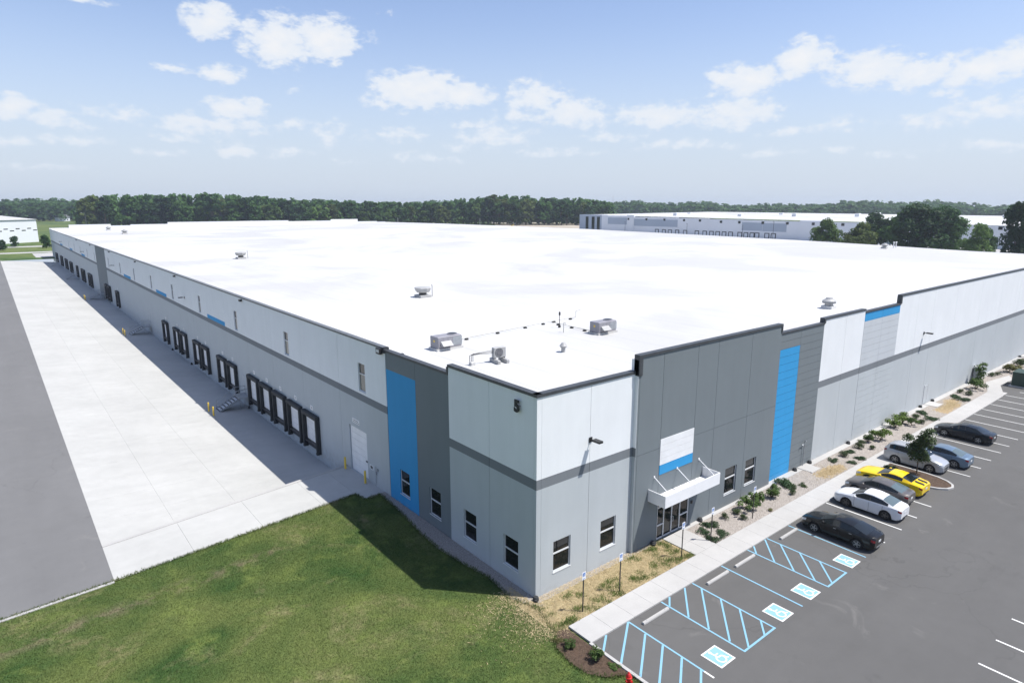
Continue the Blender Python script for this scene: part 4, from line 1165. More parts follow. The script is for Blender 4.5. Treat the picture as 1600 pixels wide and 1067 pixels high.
suv = spec(SED, L=4.52, W=1.82, paint='cp_silver', rw=.35, wheels=(-1.30,1.32), handles=(-.85,.05), seams=(-.20,.80,-1.1), low='black',
  top=([-2.26,-2.2,-2.02,-1.6,-.9,.15,1.05,1.6,2.08,2.26],[1.12,1.28,1.52,1.66,1.69,1.64,1.16,1.08,.94,.78]),
  belt=([-2.26,-2.1,-1.6,-.9,1.05,1.6,2.08,2.26],[1.06,1.13,1.14,1.10,1.04,.99,.87,.74]),
  plan=([-2.26,-2.2,-2.05,-1.6,1.5,1.98,2.18,2.26],[.86,.93,.97,1,1,.94,.82,.66]), windshield=(.2,1.03), rearglass=(-2.24,-1.98), side=(-1.85,.72), pillars=(-.20,-1.12), plate=.9)
make_car('parked_suv','silver compact SUV backed into its stall behind the small tree','car',37.5,-5.88,False,suv)
blue_s = spec(SED, L=4.6, W=1.80, paint='cp_blue', rg='carglass_sky', wheels=(-1.34,1.33),
  top=([-2.3,-2.21,-1.68,-1.0,-.35,.25,1.06,1.6,2.1,2.3],[.95,1.05,1.10,1.39,1.47,1.44,1.05,.96,.81,.67]),
  plan=([-2.3,-2.23,-2.05,-1.65,1.55,2.02,2.2,2.3],[.74,.86,.94,1,1,.93,.80,.62]), belt=white['belt'])
make_car('parked_car','slate blue sedan parked just beyond the silver SUV','car',40.2,-6.78,True,blue_s)
navy = spec(SED, L=4.75, W=1.80, paint='cp_navy', wheels=(-1.36,1.38),
  top=([-2.37,-2.28,-1.65,-1.0,-.35,.25,1.12,1.65,2.15,2.37],[.92,1.0,1.05,1.36,1.43,1.40,1.02,.93,.79,.66]))
make_car('parked_car','dark navy older sedan parked alone farthest up the row','car',48.3,-6.22,True,navy)

# ------------------------------------------------------------------ small things round the lot
ws0 = None
for i, (x, lab) in enumerate(((3.96,'nearest the lawn, between the first two blue hatched aisles'),(9.7,'second from the lawn, right of the middle hatched aisle'),(12.6,'third from the lawn, left of the far hatched aisle'),(17.9,'farthest from the lawn, beside the black sedan'))):
    lb = 'white concrete wheel stop ' + lab
    if ws0 is None:
        m = MB(); c = [(-.09,0),(-.09,.07),(-.055,.13),(.055,.13),(.09,.07),(.09,0)]
        n = len(c)
        for xx in (-1.05,1.05): m.v += [(xx,a,b) for a,b in c]
        m.f.append(tuple(range(n-1,-1,-1))); m.f.append(tuple(range(n,2*n)))
        for a in range(n): b = (a+1) % n; m.f.append((a,b,n+b,n+a))
        ws0 = thing('wheel_stop', lb, 'wheel stop', (x,-5.12,0.004), 0, 'concrete wheel stops')
        m.build('block','walk',ws0)
        for xx in (-.75,.75): MB().lathe([(.025,0),(.025,.012)],(xx,0,.13),8).build('pin','steel',ws0)
    else:
        c = copy_tree(ws0, None, (x,-5.12,0.004)); c['label'] = lb
sg0 = None
for i, (x, lab) in enumerate(((1.2,'nearest the building corner, on the straw bed'),(4.16,'second from the building corner, on the straw bed'),(9.92,'at the grass corner left of the entrance path'),(13.03,'among the low shrubs right of the entrance path'),(18.05,'farthest along the planting bed, by the green shrubs'))):
    lb = 'accessible parking sign on black post ' + lab
    if sg0 is None:
        sg0 = thing('parking_sign', lb, 'sign', (x,-2.37,0.01), 0, 'accessible parking signs')
        MB().box(-.03,.03,-.02,.02,0,2.2).build('post','blackmetal',sg0)
        MB().box(-.14,.14,-.032,-.024,1.96,2.42).build('plate','white',sg0)
        MB().box(-.09,.09,-.035,-.0325,2.16,2.36).build('blue_field','sign_blue',sg0)
        pic = symbol_mesh(.18,0,10).build('pictogram','white',sg0); pic.location = (0,-.0372,2.26); pic.rotation_euler = (R(90),0,0)
        MB().box(-.08,.08,-.035,-.0325,2.00,2.03).build('lower_line','sign_blue',sg0)
    else:
        c = copy_tree(sg0, None, (x,-2.37,0.01)); c['label'] = lb
hy = thing('fire_hydrant','red fire hydrant in the grass at the foot of the mulch bed','hydrant',(-1.1,-7.6,0))
MB().lathe([(.17,0),(.17,.05),(.10,.06),(.10,.46),(.15,.47),(.15,.52),(.12,.53),(.11,.62),(.06,.70),(.03,.71),(.03,.77)],(0,0,0),16).build('barrel','red',hy,smooth=35)
MB().tube((-.2,0,.38),(.2,0,.38),.05,.05,10).build('nozzle','red',hy); MB().tube((0,0,.36),(0,-.2,.36),.065,.065,10).build('pumper_nozzle','red',hy)
tf = thing('transformer','dark green pad-mounted transformer at the end of the parking row','transformer',(74.7,-4.7,0))
MB().cbox(-1.5,1.5,-1.2,1.2,0,.12,.02).build('pad','walk',tf)
MB().cbox(-1.2,1.2,-.35,1.0,.12,1.75,.04).build('tank','green_box',tf); MB().cbox(-1.22,1.22,-1.02,-.352,.12,1.65,.04).build('cabinet','green_box',tf)
MB().box(-.01,.01,-1.03,-1.021,.2,1.55).build('door_gap','black',tf); MB().cbox(-1.25,1.25,-1.05,1.03,1.752,1.80,.02).build('lid','green_box',tf)
uc = thing('utility_cabinet','slim grey utility cabinet with white cap against the wall by the transformer','cabinet',(72.9,-0.35,0.04))
MB().cbox(-.4,.4,-.2,.35,0,1.75,.03).build('body','steel',uc); MB().cbox(-.46,.46,-.26,.40,1.755,1.85,.02).build('cap','white',uc); MB().box(.42,.58,-.12,.05,1.1,1.35).build('meter','blackmetal',uc)
# ------------------------------------------------------------------ plants
def leaf_cloud(centers, radii, n, size, seed, flat=1.0, up=0.35, aspect=0.55):
    """n leaf quads spread over the shells of several clumps, facing roughly outward"""
    g = np.random.default_rng(seed)
    centers = np.asarray(centers, float); radii = np.asarray(radii, float)
    pr = radii.max(axis=1)**2 if radii.ndim > 1 else radii**2
    ci = g.choice(len(centers), n, p=pr/pr.sum())
    d = g.normal(size=(n,3)); d /= np.linalg.norm(d,axis=1,keepdims=True)
    d[:,2] = np.where(d[:,2] < -.55, -d[:,2], d[:,2])
    rad = radii[ci] if radii.ndim > 1 else np.repeat(radii[ci][:,None],3,1)
    rr = (g.random(n)**.35)[:,None]
    c = centers[ci] + d*rad*rr*np.array([1,1,flat])
    nrm = d + g.normal(size=(n,3))*.55 + np.array([0,0,up]); nrm /= np.linalg.norm(nrm,axis=1,keepdims=True)
    t = np.cross(nrm, g.normal(size=(n,3))); t /= np.linalg.norm(t,axis=1,keepdims=True)
    b = np.cross(nrm, t)
    s = size*(.6+.8*g.random(n))[:,None]
    V = np.stack([c-t*s*.5, c+b*s*aspect*.5, c+t*s*.5, c-b*s*aspect*.5],1).reshape(-1,3)
    F = np.arange(n*4).reshape(n,4)
    return V, F

def stems_mesh(paths):
    m = MB()
    for pts, r0, r1 in paths:
        k = len(pts)-1
        for i in range(k):
            m.tube(pts[i], pts[i+1], r0+(r1-r0)*i/k, r0+(r1-r0)*(i+1)/k, 6, False)
    return m.mesh('stems')

def shrub_meshes(kind, seed):
    g = np.random.default_rng(seed)
    if kind == 'round':     # clipped dark ball
        C = [(g.normal()*.25,g.normal()*.25,.55+g.normal()*.12) for _ in range(7)]; Rr = [(.55,.55,.45)]*7; n, s = 900, .15
    elif kind == 'low':     # wide spreading juniper
        C = [(g.normal()*.5,g.normal()*.5,.28+g.normal()*.05) for _ in range(11)]; Rr = [(.5,.5,.24)]*11; n, s = 1000, .19
    elif kind == 'loose':   # open lime shrub
        C = [(g.normal()*.42,g.normal()*.42,.55+abs(g.normal())*.28) for _ in range(10)]; Rr = [(.40,.40,.36)]*10; n, s = 1000, .20
    else:                   # tall narrow
        C = [(g.normal()*.15,g.normal()*.15,.3+.22*i) for i in range(9)]; Rr = [(.36,.36,.28)]*9; n, s = 800, .17
    V, F = leaf_cloud(C, Rr, n, s, seed)
    V[:,2] = np.maximum(V[:,2], .01)
    fol = np_mesh('foliage', V, F)
    paths = []
    for i in range(6):
        c = C[i % len(C)]
        paths.append(([(g.normal()*.05,g.normal()*.05,0),(c[0]*.4,c[1]*.4,c[2]*.5),c],.03,.012))
    return fol, stems_mesh(paths)
SH = {}
for kd in ('round','low','loose','tall'):
    SH[kd] = [shrub_meshes(kd, 100+7*i+len(kd)) for i in range(3)]
MATK = {'round':'leaf_dark','low':'leaf_juniper','loose':'leaf_mid','lime':'leaf_lime','olive':'leaf_olive','tall':'leaf_lime'}
shrub_mesh_cache = {}
def shrub(i, x, y, r, kind, mat, label, cat='shrub'):
    root = thing('shrub', label, cat, (x,y,.012), random.uniform(0,6.28), 'shrubs in the beds')
    fol, stm = SH[kind][i % 3]
    for nm, me, mt in (('foliage',fol,mat),('stem',stm,'bark')):
        key = (me.name, mt)
        if key not in shrub_mesh_cache:
            c = me.copy(); c.materials.clear(); c.materials.append(M[mt]); shrub_mesh_cache[key] = c
        o = bpy.data.objects.new(nm, shrub_mesh_cache[key]); COL.objects.link(o); o.parent = root
    f = {'round':.78,'low':.95,'loose':.85,'tall':.55}[kind]
    s = r/f*.92
    root.scale = (s*random.uniform(.92,1.08), s*random.uniform(.92,1.08), s*random.uniform(.85,1.05))
SHRUBS = [
 (14.75,-1.1,.52,'low','leaf_juniper','spreading dark juniper against the wall, right of the entrance path'),
 (13.7,-1.35,.42,'low','leaf_juniper','small spreading juniper closest to the entrance doors'),
 (14.45,-2.3,.45,'low','leaf_juniper','spreading juniper at the walk edge, beside the sign among shrubs'),
 (13.25,-2.25,.45,'low','leaf_juniper','spreading juniper at the corner of entrance path and walk'),
 (16.5,-1.2,.32,'round','leaf_dark','small dark round shrub below the left window of the dark block'),
 (17.85,-1.3,.36,'round','leaf_dark','dark round shrub under the two entrance-block windows, nearer the wall'),
 (17.4,-2.05,.32,'round','leaf_dark','dark round shrub just left of the farthest parking sign'),
 (18.9,-1.45,.60,'loose','leaf_mid','bright green loose shrub behind the farthest parking sign'),
 (20.4,-1.45,.60,'loose','leaf_mid','bright green loose shrub, middle of the three before the blue panel'),
 (22.15,-1.5,.56,'loose','leaf_mid','bright green loose shrub in front of the blue ribbed panel'),
 (23.5,-1.0,.38,'loose','leaf_mid','small green shrub at the foot of the blue ribbed panel'),
 (20.05,-2.55,.20,'round','leaf_olive','tiny pale shrub alone at the walk edge before the blue panel'),
 (25.0,-1.1,.75,'low','leaf_juniper','broad flat juniper below the grey ribbed panel'),
 (24.8,-1.75,.33,'round','leaf_dark','dark round shrub in front of the broad flat juniper'),
 (25.95,-2.0,.34,'low','leaf_dark','small dark shrub between the juniper and the straw patch'),
 (23.9,-2.2,.31,'round','leaf_dark','dark ball shrub at the walk edge opposite the white sedan'),
 (32.9,-1.15,.42,'low','leaf_juniper','low shrub just past the near straw patch'),
 (34.6,-1.15,.46,'round','leaf_dark','dark reddish round shrub, second past the near straw patch'),
 (35.95,-1.1,.42,'low','leaf_juniper','low shrub opposite the kerbed island, near the wall'),
 (37.6,-1.2,.46,'round','leaf_dark','dark round shrub opposite the silver SUV, near the wall'),
 (38.8,-.9,.40,'round','leaf_dark','dark shrub close to the wall by the black drain outlet'),
 (39.95,-1.0,.52,'loose','leaf_mid','green shrub opposite the slate blue sedan'),
 (41.4,-1.55,.75,'loose','leaf_lime','large lime shrub in the bed left of the ribbed light panel'),
 (38.4,-2.1,.34,'round','leaf_dark','small dark shrub alone near the walk behind the SUV'),
 (35.1,-2.35,.42,'low','leaf_juniper','low juniper at the walk edge behind the yellow coupe'),
 (33.65,-2.35,.38,'low','leaf_juniper','low juniper at the walk edge just past the near straw patch'),
 (46.3,-1.0,.75,'loose','leaf_lime','large lime shrub, left of the bright pair below the ribbed light panel'),
 (48.1,-.95,.78,'loose','leaf_lime','large lime shrub, right of the bright pair below the ribbed light panel'),
 (48.15,-1.8,.58,'loose','leaf_mid','green shrub in front of the pair of large lime shrubs'),
 (50.8,-1.3,.46,'round','leaf_dark','dark round shrub behind the navy sedan'),
 (53.1,-1.1,.58,'low','leaf_juniper','low juniper left of the side door pad'),
 (51.7,-2.3,.58,'low','leaf_juniper','low juniper at the walk edge behind the navy sedan'),
 (49.6,-2.15,.38,'round','leaf_dark','small dark ball shrub at the walk edge behind the navy sedan'),
 (62.85,-1.05,.56,'low','leaf_juniper','low juniper just past the far straw patch'),
 (65.1,-.85,.40,'round','leaf_dark','dark round shrub near the wall past the far straw patch'),
 (62.0,-2.25,.65,'low','leaf_juniper','broad juniper at the walk edge past the far straw patch'),
 (64.85,-1.85,.48,'round','leaf_dark','dark shrub between junipers, short of the utility cabinet'),
 (68.3,-1.6,.85,'loose','leaf_mid','large green shrub where the walk starts to bend'),
 (71.6,-1.0,.75,'tall','leaf_mid','tall narrow green shrub beside the utility cabinet'),
 (76.8,-.85,.44,'round','leaf_dark','dark shrub beyond the utility cabinet, nearer one'),
 (78.2,-1.2,.36,'round','leaf_dark','dark shrub beyond the utility cabinet, farther one'),
 (81.0,-1.6,.95,'loose','leaf_olive','broad olive shrub behind the transformer'),
 (86.1,-1.6,.80,'round','leaf_dark','dark shrub at the right picture edge past the transformer'),
 (89.0,-1.4,.80,'low','leaf_juniper','low juniper at the right picture edge, farthest in the bed'),
 (-1.35,-4.1,.34,'loose','leaf_mid','small leggy shrub in the mulch bed nearest the walk'),
 (-1.05,-5.5,.42,'loose','leaf_mid','light green shrub in the middle of the mulch bed'),
 (-.72,-6.35,.26,'low','leaf_mid','small shrub in the mulch bed closest to the hydrant'),
 (-1.45,-3.3,.24,'low','leaf_olive','sparse tuft at the top of the mulch bed'),
 (34.6,-5.2,.6,'low','leaf_juniper','dark juniper on the island beneath the small tree, left of the trunk'),
]
for i, a in enumerate(SHRUBS): shrub(i, *a)

# sapling on the island
tr = thing('sapling_tree','small round-crowned tree planted in the kerbed parking island','tree',(35.4,-6.7,.1))
g = np.random.default_rng(9)
C = [(g.normal()*.36,g.normal()*.36,2.3+g.normal()*.55) for _ in range(16)]
V, F = leaf_cloud(C, [(.48,.48,.44)]*16, 4200, .16, 21)
link('crown', np_mesh('crown', V, F), 'leaf_dark', tr)
link('trunk', stems_mesh([([(0,0,0),(.02,.01,.8),(-.01,.02,1.6),(.03,0,2.6),(0,0,3.2)],.055,.015)] + [([(0,0,1.2+.15*i),(C[i][0]*.5,C[i][1]*.5,1.6+.15*i),tuple(C[i])],.025,.01) for i in range(8)]), 'bark', tr)

# lawn blades, straw tufts, gravel: real pieces nobody could count
def in_poly(px_, py_, poly):
    inside = np.zeros(len(px_), bool); j = len(poly)-1
    for i in range(len(poly)):
        xi, yi = poly[i]; xj, yj = poly[j]
        cnd = ((yi > py_) != (yj > py_)) & (px_ < (xj-xi)*(py_-yi)/(yj-yi+1e-12)+xi)
        inside ^= cnd; j = i
    return inside
def blades(name, x, y, h, wd, mat, z=0.0, lean=.5):
    n = len(x); g = np.random.default_rng(n)
    a = g.random(n)*2*math.pi; hh = h*(.5+g.random(n)); ww = wd*(.6+.8*g.random(n))
    dx, dy = np.cos(a)*ww/2, np.sin(a)*ww/2
    lx, ly = g.normal(size=n)*hh*lean, g.normal(size=n)*hh*lean
    zz = np.full(n, z)
    V = np.stack([np.stack([x-dx,y-dy,zz],1), np.stack([x+dx,y+dy,zz],1), np.stack([x+lx,y+ly,zz+hh],1)],1).reshape(-1,3)
    return stuff(link(name, np_mesh(name, V, np.arange(n*3).reshape(n,3)), mat))
N = 420000
x = rng.uniform(-27,-.4,N); y = rng.uniform(-10,18.9,N)
k = in_poly(x,y,LAWN) & (x*0.9+y > -13)       # the strip the lawn shows
gb = blades('grass_blades', x[k], y[k], .055, .026, 'grass')
gb['label'] = 'mown green lawn grass with dry patches before the building'; gb['category'] = 'grass'
# ragged blades along the lawn's edges
ex, ey = [], []
for (ax,ay),(bx,by) in zip(LAWN, LAWN[1:]+LAWN[:1]):
    ln_ = math.hypot(bx-ax,by-ay)
    if ln_ > 60: continue
    n = int(ln_*160); t = rng.random(n); ex.append(ax+(bx-ax)*t+rng.normal(size=n)*.09); ey.append(ay+(by-ay)*t+rng.normal(size=n)*.09)
eb = blades('edge_grass', np.concatenate(ex), np.concatenate(ey), .11, .035, 'grass'); eb['label'] = 'ragged grass fringe along the lawn edges'; eb['category'] = 'grass'
STRAWP = ([(28.7,-1.3),(30.6,-1.25),(31.6,-1.25),(32.9,-1.9),(32.4,-2.6),(30.2,-2.75),(28.5,-2.5)],[(55.2,-1.2),(58.6,-1.3),(60.4,-0.5),(62.4,-1.1),(61.2,-2.2),(59.5,-2.8),(55.0,-2.75)])
# weeds coming through the straw
cx = rng.uniform(-1.0,10.6,150); cy = rng.uniform(-2.75,-.25,150)
wgt = np.exp(-((cy+2.75)/.9)**2)*.9 + np.exp(-((cx-10.2)/2.2)**2)*.9 + .12
kk = rng.random(150) < wgt; cx, cy = cx[kk], cy[kk]
x = np.repeat(cx,90)+rng.normal(size=len(cx)*90)*.16; y = np.clip(np.repeat(cy,90)+rng.normal(size=len(cx)*90)*.13,-2.8,.05)
sb = blades('straw_weeds', x, y, .12, .03, 'leaf_lime', .012); sb['label'] = 'green weeds sprouting through the straw by the walk'; sb['category'] = 'weeds'
x = rng.uniform(-1.0,10.7,42000); y = rng.uniform(-2.8,.05,42000)
n2 = 6000; xa = -.4-rng.exponential(.8,n2); ya = rng.uniform(-3.0,1.6,n2)+rng.normal(size=n2)*.3
for pg in STRAWP:
    gx = np.mean([a for a,b in pg]); gy = np.mean([b for a,b in pg]); qx = rng.normal(gx,1.5,2600); qy = np.clip(rng.normal(gy,.5,2600),-2.78,-.3); xa = np.concatenate([xa,qx]); ya = np.concatenate([ya,qy])
x = np.concatenate([x,xa]); y = np.concatenate([y,ya])
sw = blades('straw_stalks', x, y, .05, .03, 'straw', .012, 1.6); sw['label'] = 'loose straw covering the bed by the corner'; sw['category'] = 'straw'
def pebbles(name, x, y, z, s, mat, seed):
    g = np.random.default_rng(seed); n = len(x)
    base = np.array([(1,0,0),(0,1,0),(-1,0,0),(0,-1,0),(0,0,.75),(0,0,-.4)])
    fc = np.array([(0,1,4),(1,2,4),(2,3,4),(3,0,4)])
    sz = s*(.5+g.random(n)); a = g.random(n)*6.28
    b = base[None]*sz[:,None,None]*(.7+.6*g.random((n,6,1)))
    ca, sa = np.cos(a)[:,None], np.sin(a)[:,None]
    X = b[:,:,0]*ca-b[:,:,1]*sa; Y = b[:,:,0]*sa+b[:,:,1]*ca
    V = np.stack([X+x[:,None], Y+y[:,None], b[:,:,2]+z],2).reshape(-1,3)
    F = (fc[None]+(np.arange(n)*6)[:,None,None]).reshape(-1,3)
    return stuff(link(name, np_mesh(name, V, F), mat))
x = rng.uniform(-1.4,0.0,16000); y = rng.uniform(-.6,17.8,16000); k = ~in_poly(x,y,LAWN)
pb = pebbles('gravel', x[k], y[k], -.005, .045, 'stone', 3); pb['label'] = 'pale gravel drip strip along the foot of the shaded wall'; pb['category'] = 'gravel'
x = rng.uniform(13.0,95,46000)**1.0; y = rng.uniform(-2.78,-.44,46000)
jx, jy = x+rng.normal(size=len(x))*.22, y+rng.normal(size=len(x))*.16
k = ~(in_poly(jx,jy,STRAWP[0]) | in_poly(jx,jy,STRAWP[1])); x, y = x[k], y[k]
rb = pebbles('river_stones', x, y, .015, .055, 'stone', 4); rb['label'] = 'buff river stones filling the planting bed by the walk'; rb['category'] = 'gravel'
x = rng.uniform(-.2,12.9,5000); y = rng.uniform(-.3,.13,5000); k = (x < 10.7)
g2 = pebbles('corner_gravel', x[k], y[k], .015, .04, 'stone', 5); g2['label'] = 'narrow gravel strip under the corner windows on the sunny side'; g2['category'] = 'gravel'
x = rng.uniform(-2.1,-.47,6000); y = rng.uniform(-7.1,-2.7,6000)
k = in_poly(x,y,[(-0.46,-2.9),(-1.0,-2.7),(-1.85,-3.6),(-2.06,-4.7),(-1.98,-5.8),(-1.45,-6.55),(-0.46,-7.1)])
mc = pebbles('mulch_chips', x[k], y[k], .02, .045, 'mulch', 6); mc['label'] = 'brown bark mulch chips in the curved bed'; mc['category'] = 'mulch'

# ------------------------------------------------------------------ trees
def tree_meshes(seed, H, Wd, nl, ls, form='round', trunk=.16):
    """crown of leaf clumps on a tapered, forked trunk; H tall, Wd wide"""
    g = np.random.default_rng(seed)
    C = []; Rr = []
    z0 = H*(.06 if form != 'low' else .02)
    for i in range(34):
        t = g.random(); z = z0 + (H-z0)*(.08+.84*t)
        env = math.sin(math.pi*min(1,max(0.08,(.22+.74*t))))**.55 * Wd/2*.80
        a = g.random()*6.28; rr = env*math.sqrt(g.random())
        C.append((rr*math.cos(a), rr*math.sin(a), z)); q = Wd*(.13+.09*g.random()); Rr.append((q,q,q*.8))
    V, F = leaf_cloud(C, Rr, nl, ls, seed+1, up=.45, aspect=.8)
    crown = np_mesh('crown', V, F)
    paths = [([(0,0,-.2),(g.normal()*.1,g.normal()*.1,H*.25),(g.normal()*.3,g.normal()*.3,H*.55),(0,0,H*.85)],H*.022,H*.004)]
    for i in range(7):
        c = C[i]; paths.append(([(0,0,z0*.7+i*.1),(c[0]*.5,c[1]*.5,(z0+c[2])/2),c],H*.010,H*.003))
    return crown, stems_mesh(paths)
def plant_tree(meshes, x, y, s, mat, label, group=None, cache={}, name='tree', sx=1.0):
    root = thing(name, label, 'tree', (x,y,-.05), random.uniform(0,6.28), group)
    for nm, me, mt in (('crown',meshes[0],mat),('trunk',meshes[1],'bark')):
        key = (me.name, mt)
        if key not in cache:
            c = me.copy(); c.materials.clear(); c.materials.append(M[mt]); cache[key] = c
        o = bpy.data.objects.new(nm, cache[key]); COL.objects.link(o); o.parent = root
    root.scale = (s*sx, s*sx, s)
def polar(azd, D): return (CAMP.x + D*math.cos(R(azd)), CAMP.y + D*math.sin(R(azd)))
TM = [tree_meshes(300+i, 20, 21, 5200, 1.2) for i in range(3)]
# the group on the right, beyond the roof
for azd, D, H, wf, mt, lab in (
  (25.1,338,14.6,1.0,'tree_c','light green rounded tree left of the dark grove beyond the roof'),
  (22.9,330,13.2,1.1,'tree_d','olive green rounded tree between the light green tree and the grove'),
  (21.6,352,17.2,.95,'tree_a','dark tree forming the left shoulder of the grove beyond the roof'),
  (20.3,350,18.4,.95,'tree_b','dark tree at the left middle of the grove beyond the roof'),
  (18.9,345,21.2,1.0,'tree_a','tallest dark tree in the middle of the grove beyond the roof'),
  (17.7,350,20.2,.95,'tree_a','dark tree right of the tallest in the grove beyond the roof'),
  (16.75,352,15.5,.85,'tree_b','dark lower tree closing the grove on its right'),
  (15.35,322,14.0,.85,'tree_c','lighter open tree right of the grove, before the white wall'),
  (14.75,330,11.5,.6,'tree_b','small green tree right of the lighter open tree'),
  (12.75,300,22.6,.62,'tree_a','large dark tree cut by the right picture edge')):
    X, Y = polar(azd, D); plant_tree(TM[int(azd*7) % 3], X, Y, H/20, mt, lab, None, sx=wf)
# street trees on the left
for x, y, h, lab in ((-15.7,374,5,'tiny street tree by the far left road, left of three'),(-10,404,5.5,'tiny street tree by the far left road, middle of three'),(2.0,381,6.5,'tiny street tree by the far left road, right of three')):
    plant_tree(TM[0], x, y, h/20, 'tree_a', lab, 'street trees on the far left', sx=.8)

# woods: the front rows as single trees, the depth and the far skyline as masses
WT = [tree_meshes(400+i, 28, 16, 900, 2.3) for i in range(5)]
prof = ([88,85,84.2,80,75.5,72,71,69,67.3,64,60.9,58,56.5,54,52.6,50,48.2,46,43.8,42.6,42.0],[0,0,30,31,32,30,28,27.5,27,25,23.5,25,26,30,32.2,31,29.8,28.5,27,25,22])
def wh_h(azd): return float(np.interp(azd, prof[0][::-1], prof[1][::-1]))
gg = random.Random(3)
cnt = 0
azd = 84.1
while azd > 42.3:
    D = 715 + gg.uniform(-12,25)
    h = wh_h(azd)*gg.uniform(.76,1.04)
    X, Y = polar(azd, D)
    light = any(abs(azd-q) < .45 for q in (70.9,67.6,61.4,56.1)) or gg.random() < .06
    mt = 'tree_c' if light else gg.choice(['tree_a','tree_a','tree_b','tree_b','tree_d'])
    seg = 'in the tall left wood beyond the far parapet' if azd > 71.5 else ('in the low mixed wood behind the middle of the roof' if azd > 57.5 else 'in the wood left of the far white warehouse')
    tone = {'tree_a':'dark green tree','tree_b':'mid green tree','tree_c':'light green tree','tree_d':'olive green tree'}[mt]
    plant_tree(WT[cnt % 5], X, Y, h/28*(.80 if light else 1), mt, '%s %s' % (tone, seg), '%ss %s' % (tone, seg), sx=gg.uniform(.85,1.2), name='woodland_tree')
    cnt += 1
    azd -= gg.uniform(.40,.66)
def mass(name, label, spots, mat, nl=260, ls=3.4, nv=4, seed=70):
    var = []
    for i in range(nv):
        g = np.random.default_rng(seed+i)
        C = []; Rr = []
        for j in range(15):
            z = .08+.78*g.random(); a = g.random()*6.28; e = math.sin(math.pi*min(.95,z+.08))**.5*.26*math.sqrt(g.random())
            C.append((e*math.cos(a),e*math.sin(a),z)); q = .11+.06*g.random(); Rr.append((q,q,q))
        V, F = leaf_cloud(C, Rr, nl, ls/25, seed+50+i, up=.45, aspect=.85); var.append((V,F))
    VV = []; FF = []; off = 0
    for i, (x,y,h,wd) in enumerate(spots):
        V, F = var[i % nv]
        a = gg.uniform(0,6.28); ca, sa = math.cos(a), math.sin(a)
        W_ = V.copy(); W_[:,0] = (V[:,0]*ca-V[:,1]*sa)*wd*1.7+x; W_[:,1] = (V[:,0]*sa+V[:,1]*ca)*wd*1.7+y; W_[:,2] = V[:,2]*h*1.06
        VV.append(W_); FF.append(F+off); off += len(V)
    o = stuff(link(name, np_mesh(name, np.concatenate(VV), np.concatenate(FF)), mat)); o['label'] = label; o['category'] = 'woods'
    return o
sp = []
azd = 84.3
while azd > 42.4:
    for r in range(3):
        X, Y = polar(azd+gg.uniform(-.2,.2), 735+r*24+gg.uniform(-8,8)); h = wh_h(azd)*gg.uniform(.9,1.02)
        sp.append((X,Y,h,14))
    azd -= .55
mass('woods', 'deep green wood massed behind its front row of trees', sp, 'woods')
sp = []
azd = 97.0
while azd > 4:
    for r in range(4):
        D = 1180+r*60+gg.uniform(-30,30)
        base = 22 + 3.0*math.sin(azd*.37)+2.0*math.sin(azd*1.1+1) + r*1.2
        if azd > 80: base += 3
        X, Y = polar(azd+gg.uniform(-.2,.2), D); sp.append((X,Y,base*gg.uniform(.85,1.05),24))
    azd -= .42
mass('far_woods', 'distant hazy tree line along the whole horizon', sp, 'woods', nl=110, ls=4.2, seed=90)
sp = []
azd = 97.0
while azd > 80.5:          # nearer hedgerow woods behind the white barn on the left
    for r in range(2):
        X, Y = polar(azd+gg.uniform(-.2,.2), 1080+r*40+gg.uniform(-20,20)); sp.append((X,Y,22*gg.uniform(.8,1.05),20))
    azd -= .5
mass('left_woods', 'tree line behind the white shed on the left horizon', sp, 'woods', nl=150, ls=3.4, seed=120)
# ------------------------------------------------------------------ far buildings
fw = thing('far_warehouse','long white warehouse with blue grey wall panels and dock doors, beyond the roof','warehouse')
M['far_white'] = simple('far_white_wall', (0.70,0.72,0.75), 0.8, var=0.04, scale=.05)
M['far_blue'] = simple('far_bluegrey_wall', (0.36,0.41,0.48), 0.8, var=0.04, scale=.05)
FX = 372.6
fe = [371,345.5,338.6,318,311,270,244,218,203,186.5,178,163.5,140,118,96,78,60,40]
for i, (a, b) in enumerate(zip(fe[:-1], fe[1:])):
    blk = (a == 318 or a == 178)
    z = float(np.interp(b,[40,70,180,265,345],[11.2,11.4,11.5,12.4,13.6])) + (.7 if blk else 0)
    pnl = MB().box(FX-(.5 if blk else 0),FX+6,b+.02,a-.02,-.1,z).build('wall_panel','far_white' if not (a == 371) else 'far_blue',fw)
    if (a, b) in ((338.6,318),(311,270)) or a in (218,203):
        MB().box(FX-.06,FX-.002,b+.1,a-.1,z-8.2+1.4,z-1.6).build('blue_field','far_blue',pnl)
m = MB(); m.quad((FX+1,41,11.3),(FX+1,370,13.4),(560,370,14.6),(560,41,13.4)); m.build('roof','roof',fw)
for y in (355,349,362,): MB().box(FX-.1,FX-.002,y-1.6,y+1.6,1.5,12).build('entrance_window','glass',fw)
for y in (288.5,282,276.5,270,263,253,246.5,241,236,231,226,219,214.5,210,206.5,199.5,195,174,170):
    d = MB().box(FX-.12,FX-.002,y-1.75,y+1.75,.4,3.75).build('dock_seal','black',fw)
    MB().box(FX-.16,FX-.121,y-1.15,y+1.15,.65,3.2).build('dock_door','far_white',d)
for y in (316.5,299,282,264.5,251,234,220,203,186.3,169.5,152,135,118,100,75):
    MB().box(FX-.6 if y in (316.5,169.5) else FX-.1,FX-.002 if y not in (316.5,169.5) else FX-.502,y-.9,y+.9,9.4 if y < 240 else 10.0,11.0 if y < 240 else 11.5).build('clerestory_window','glass',fw)
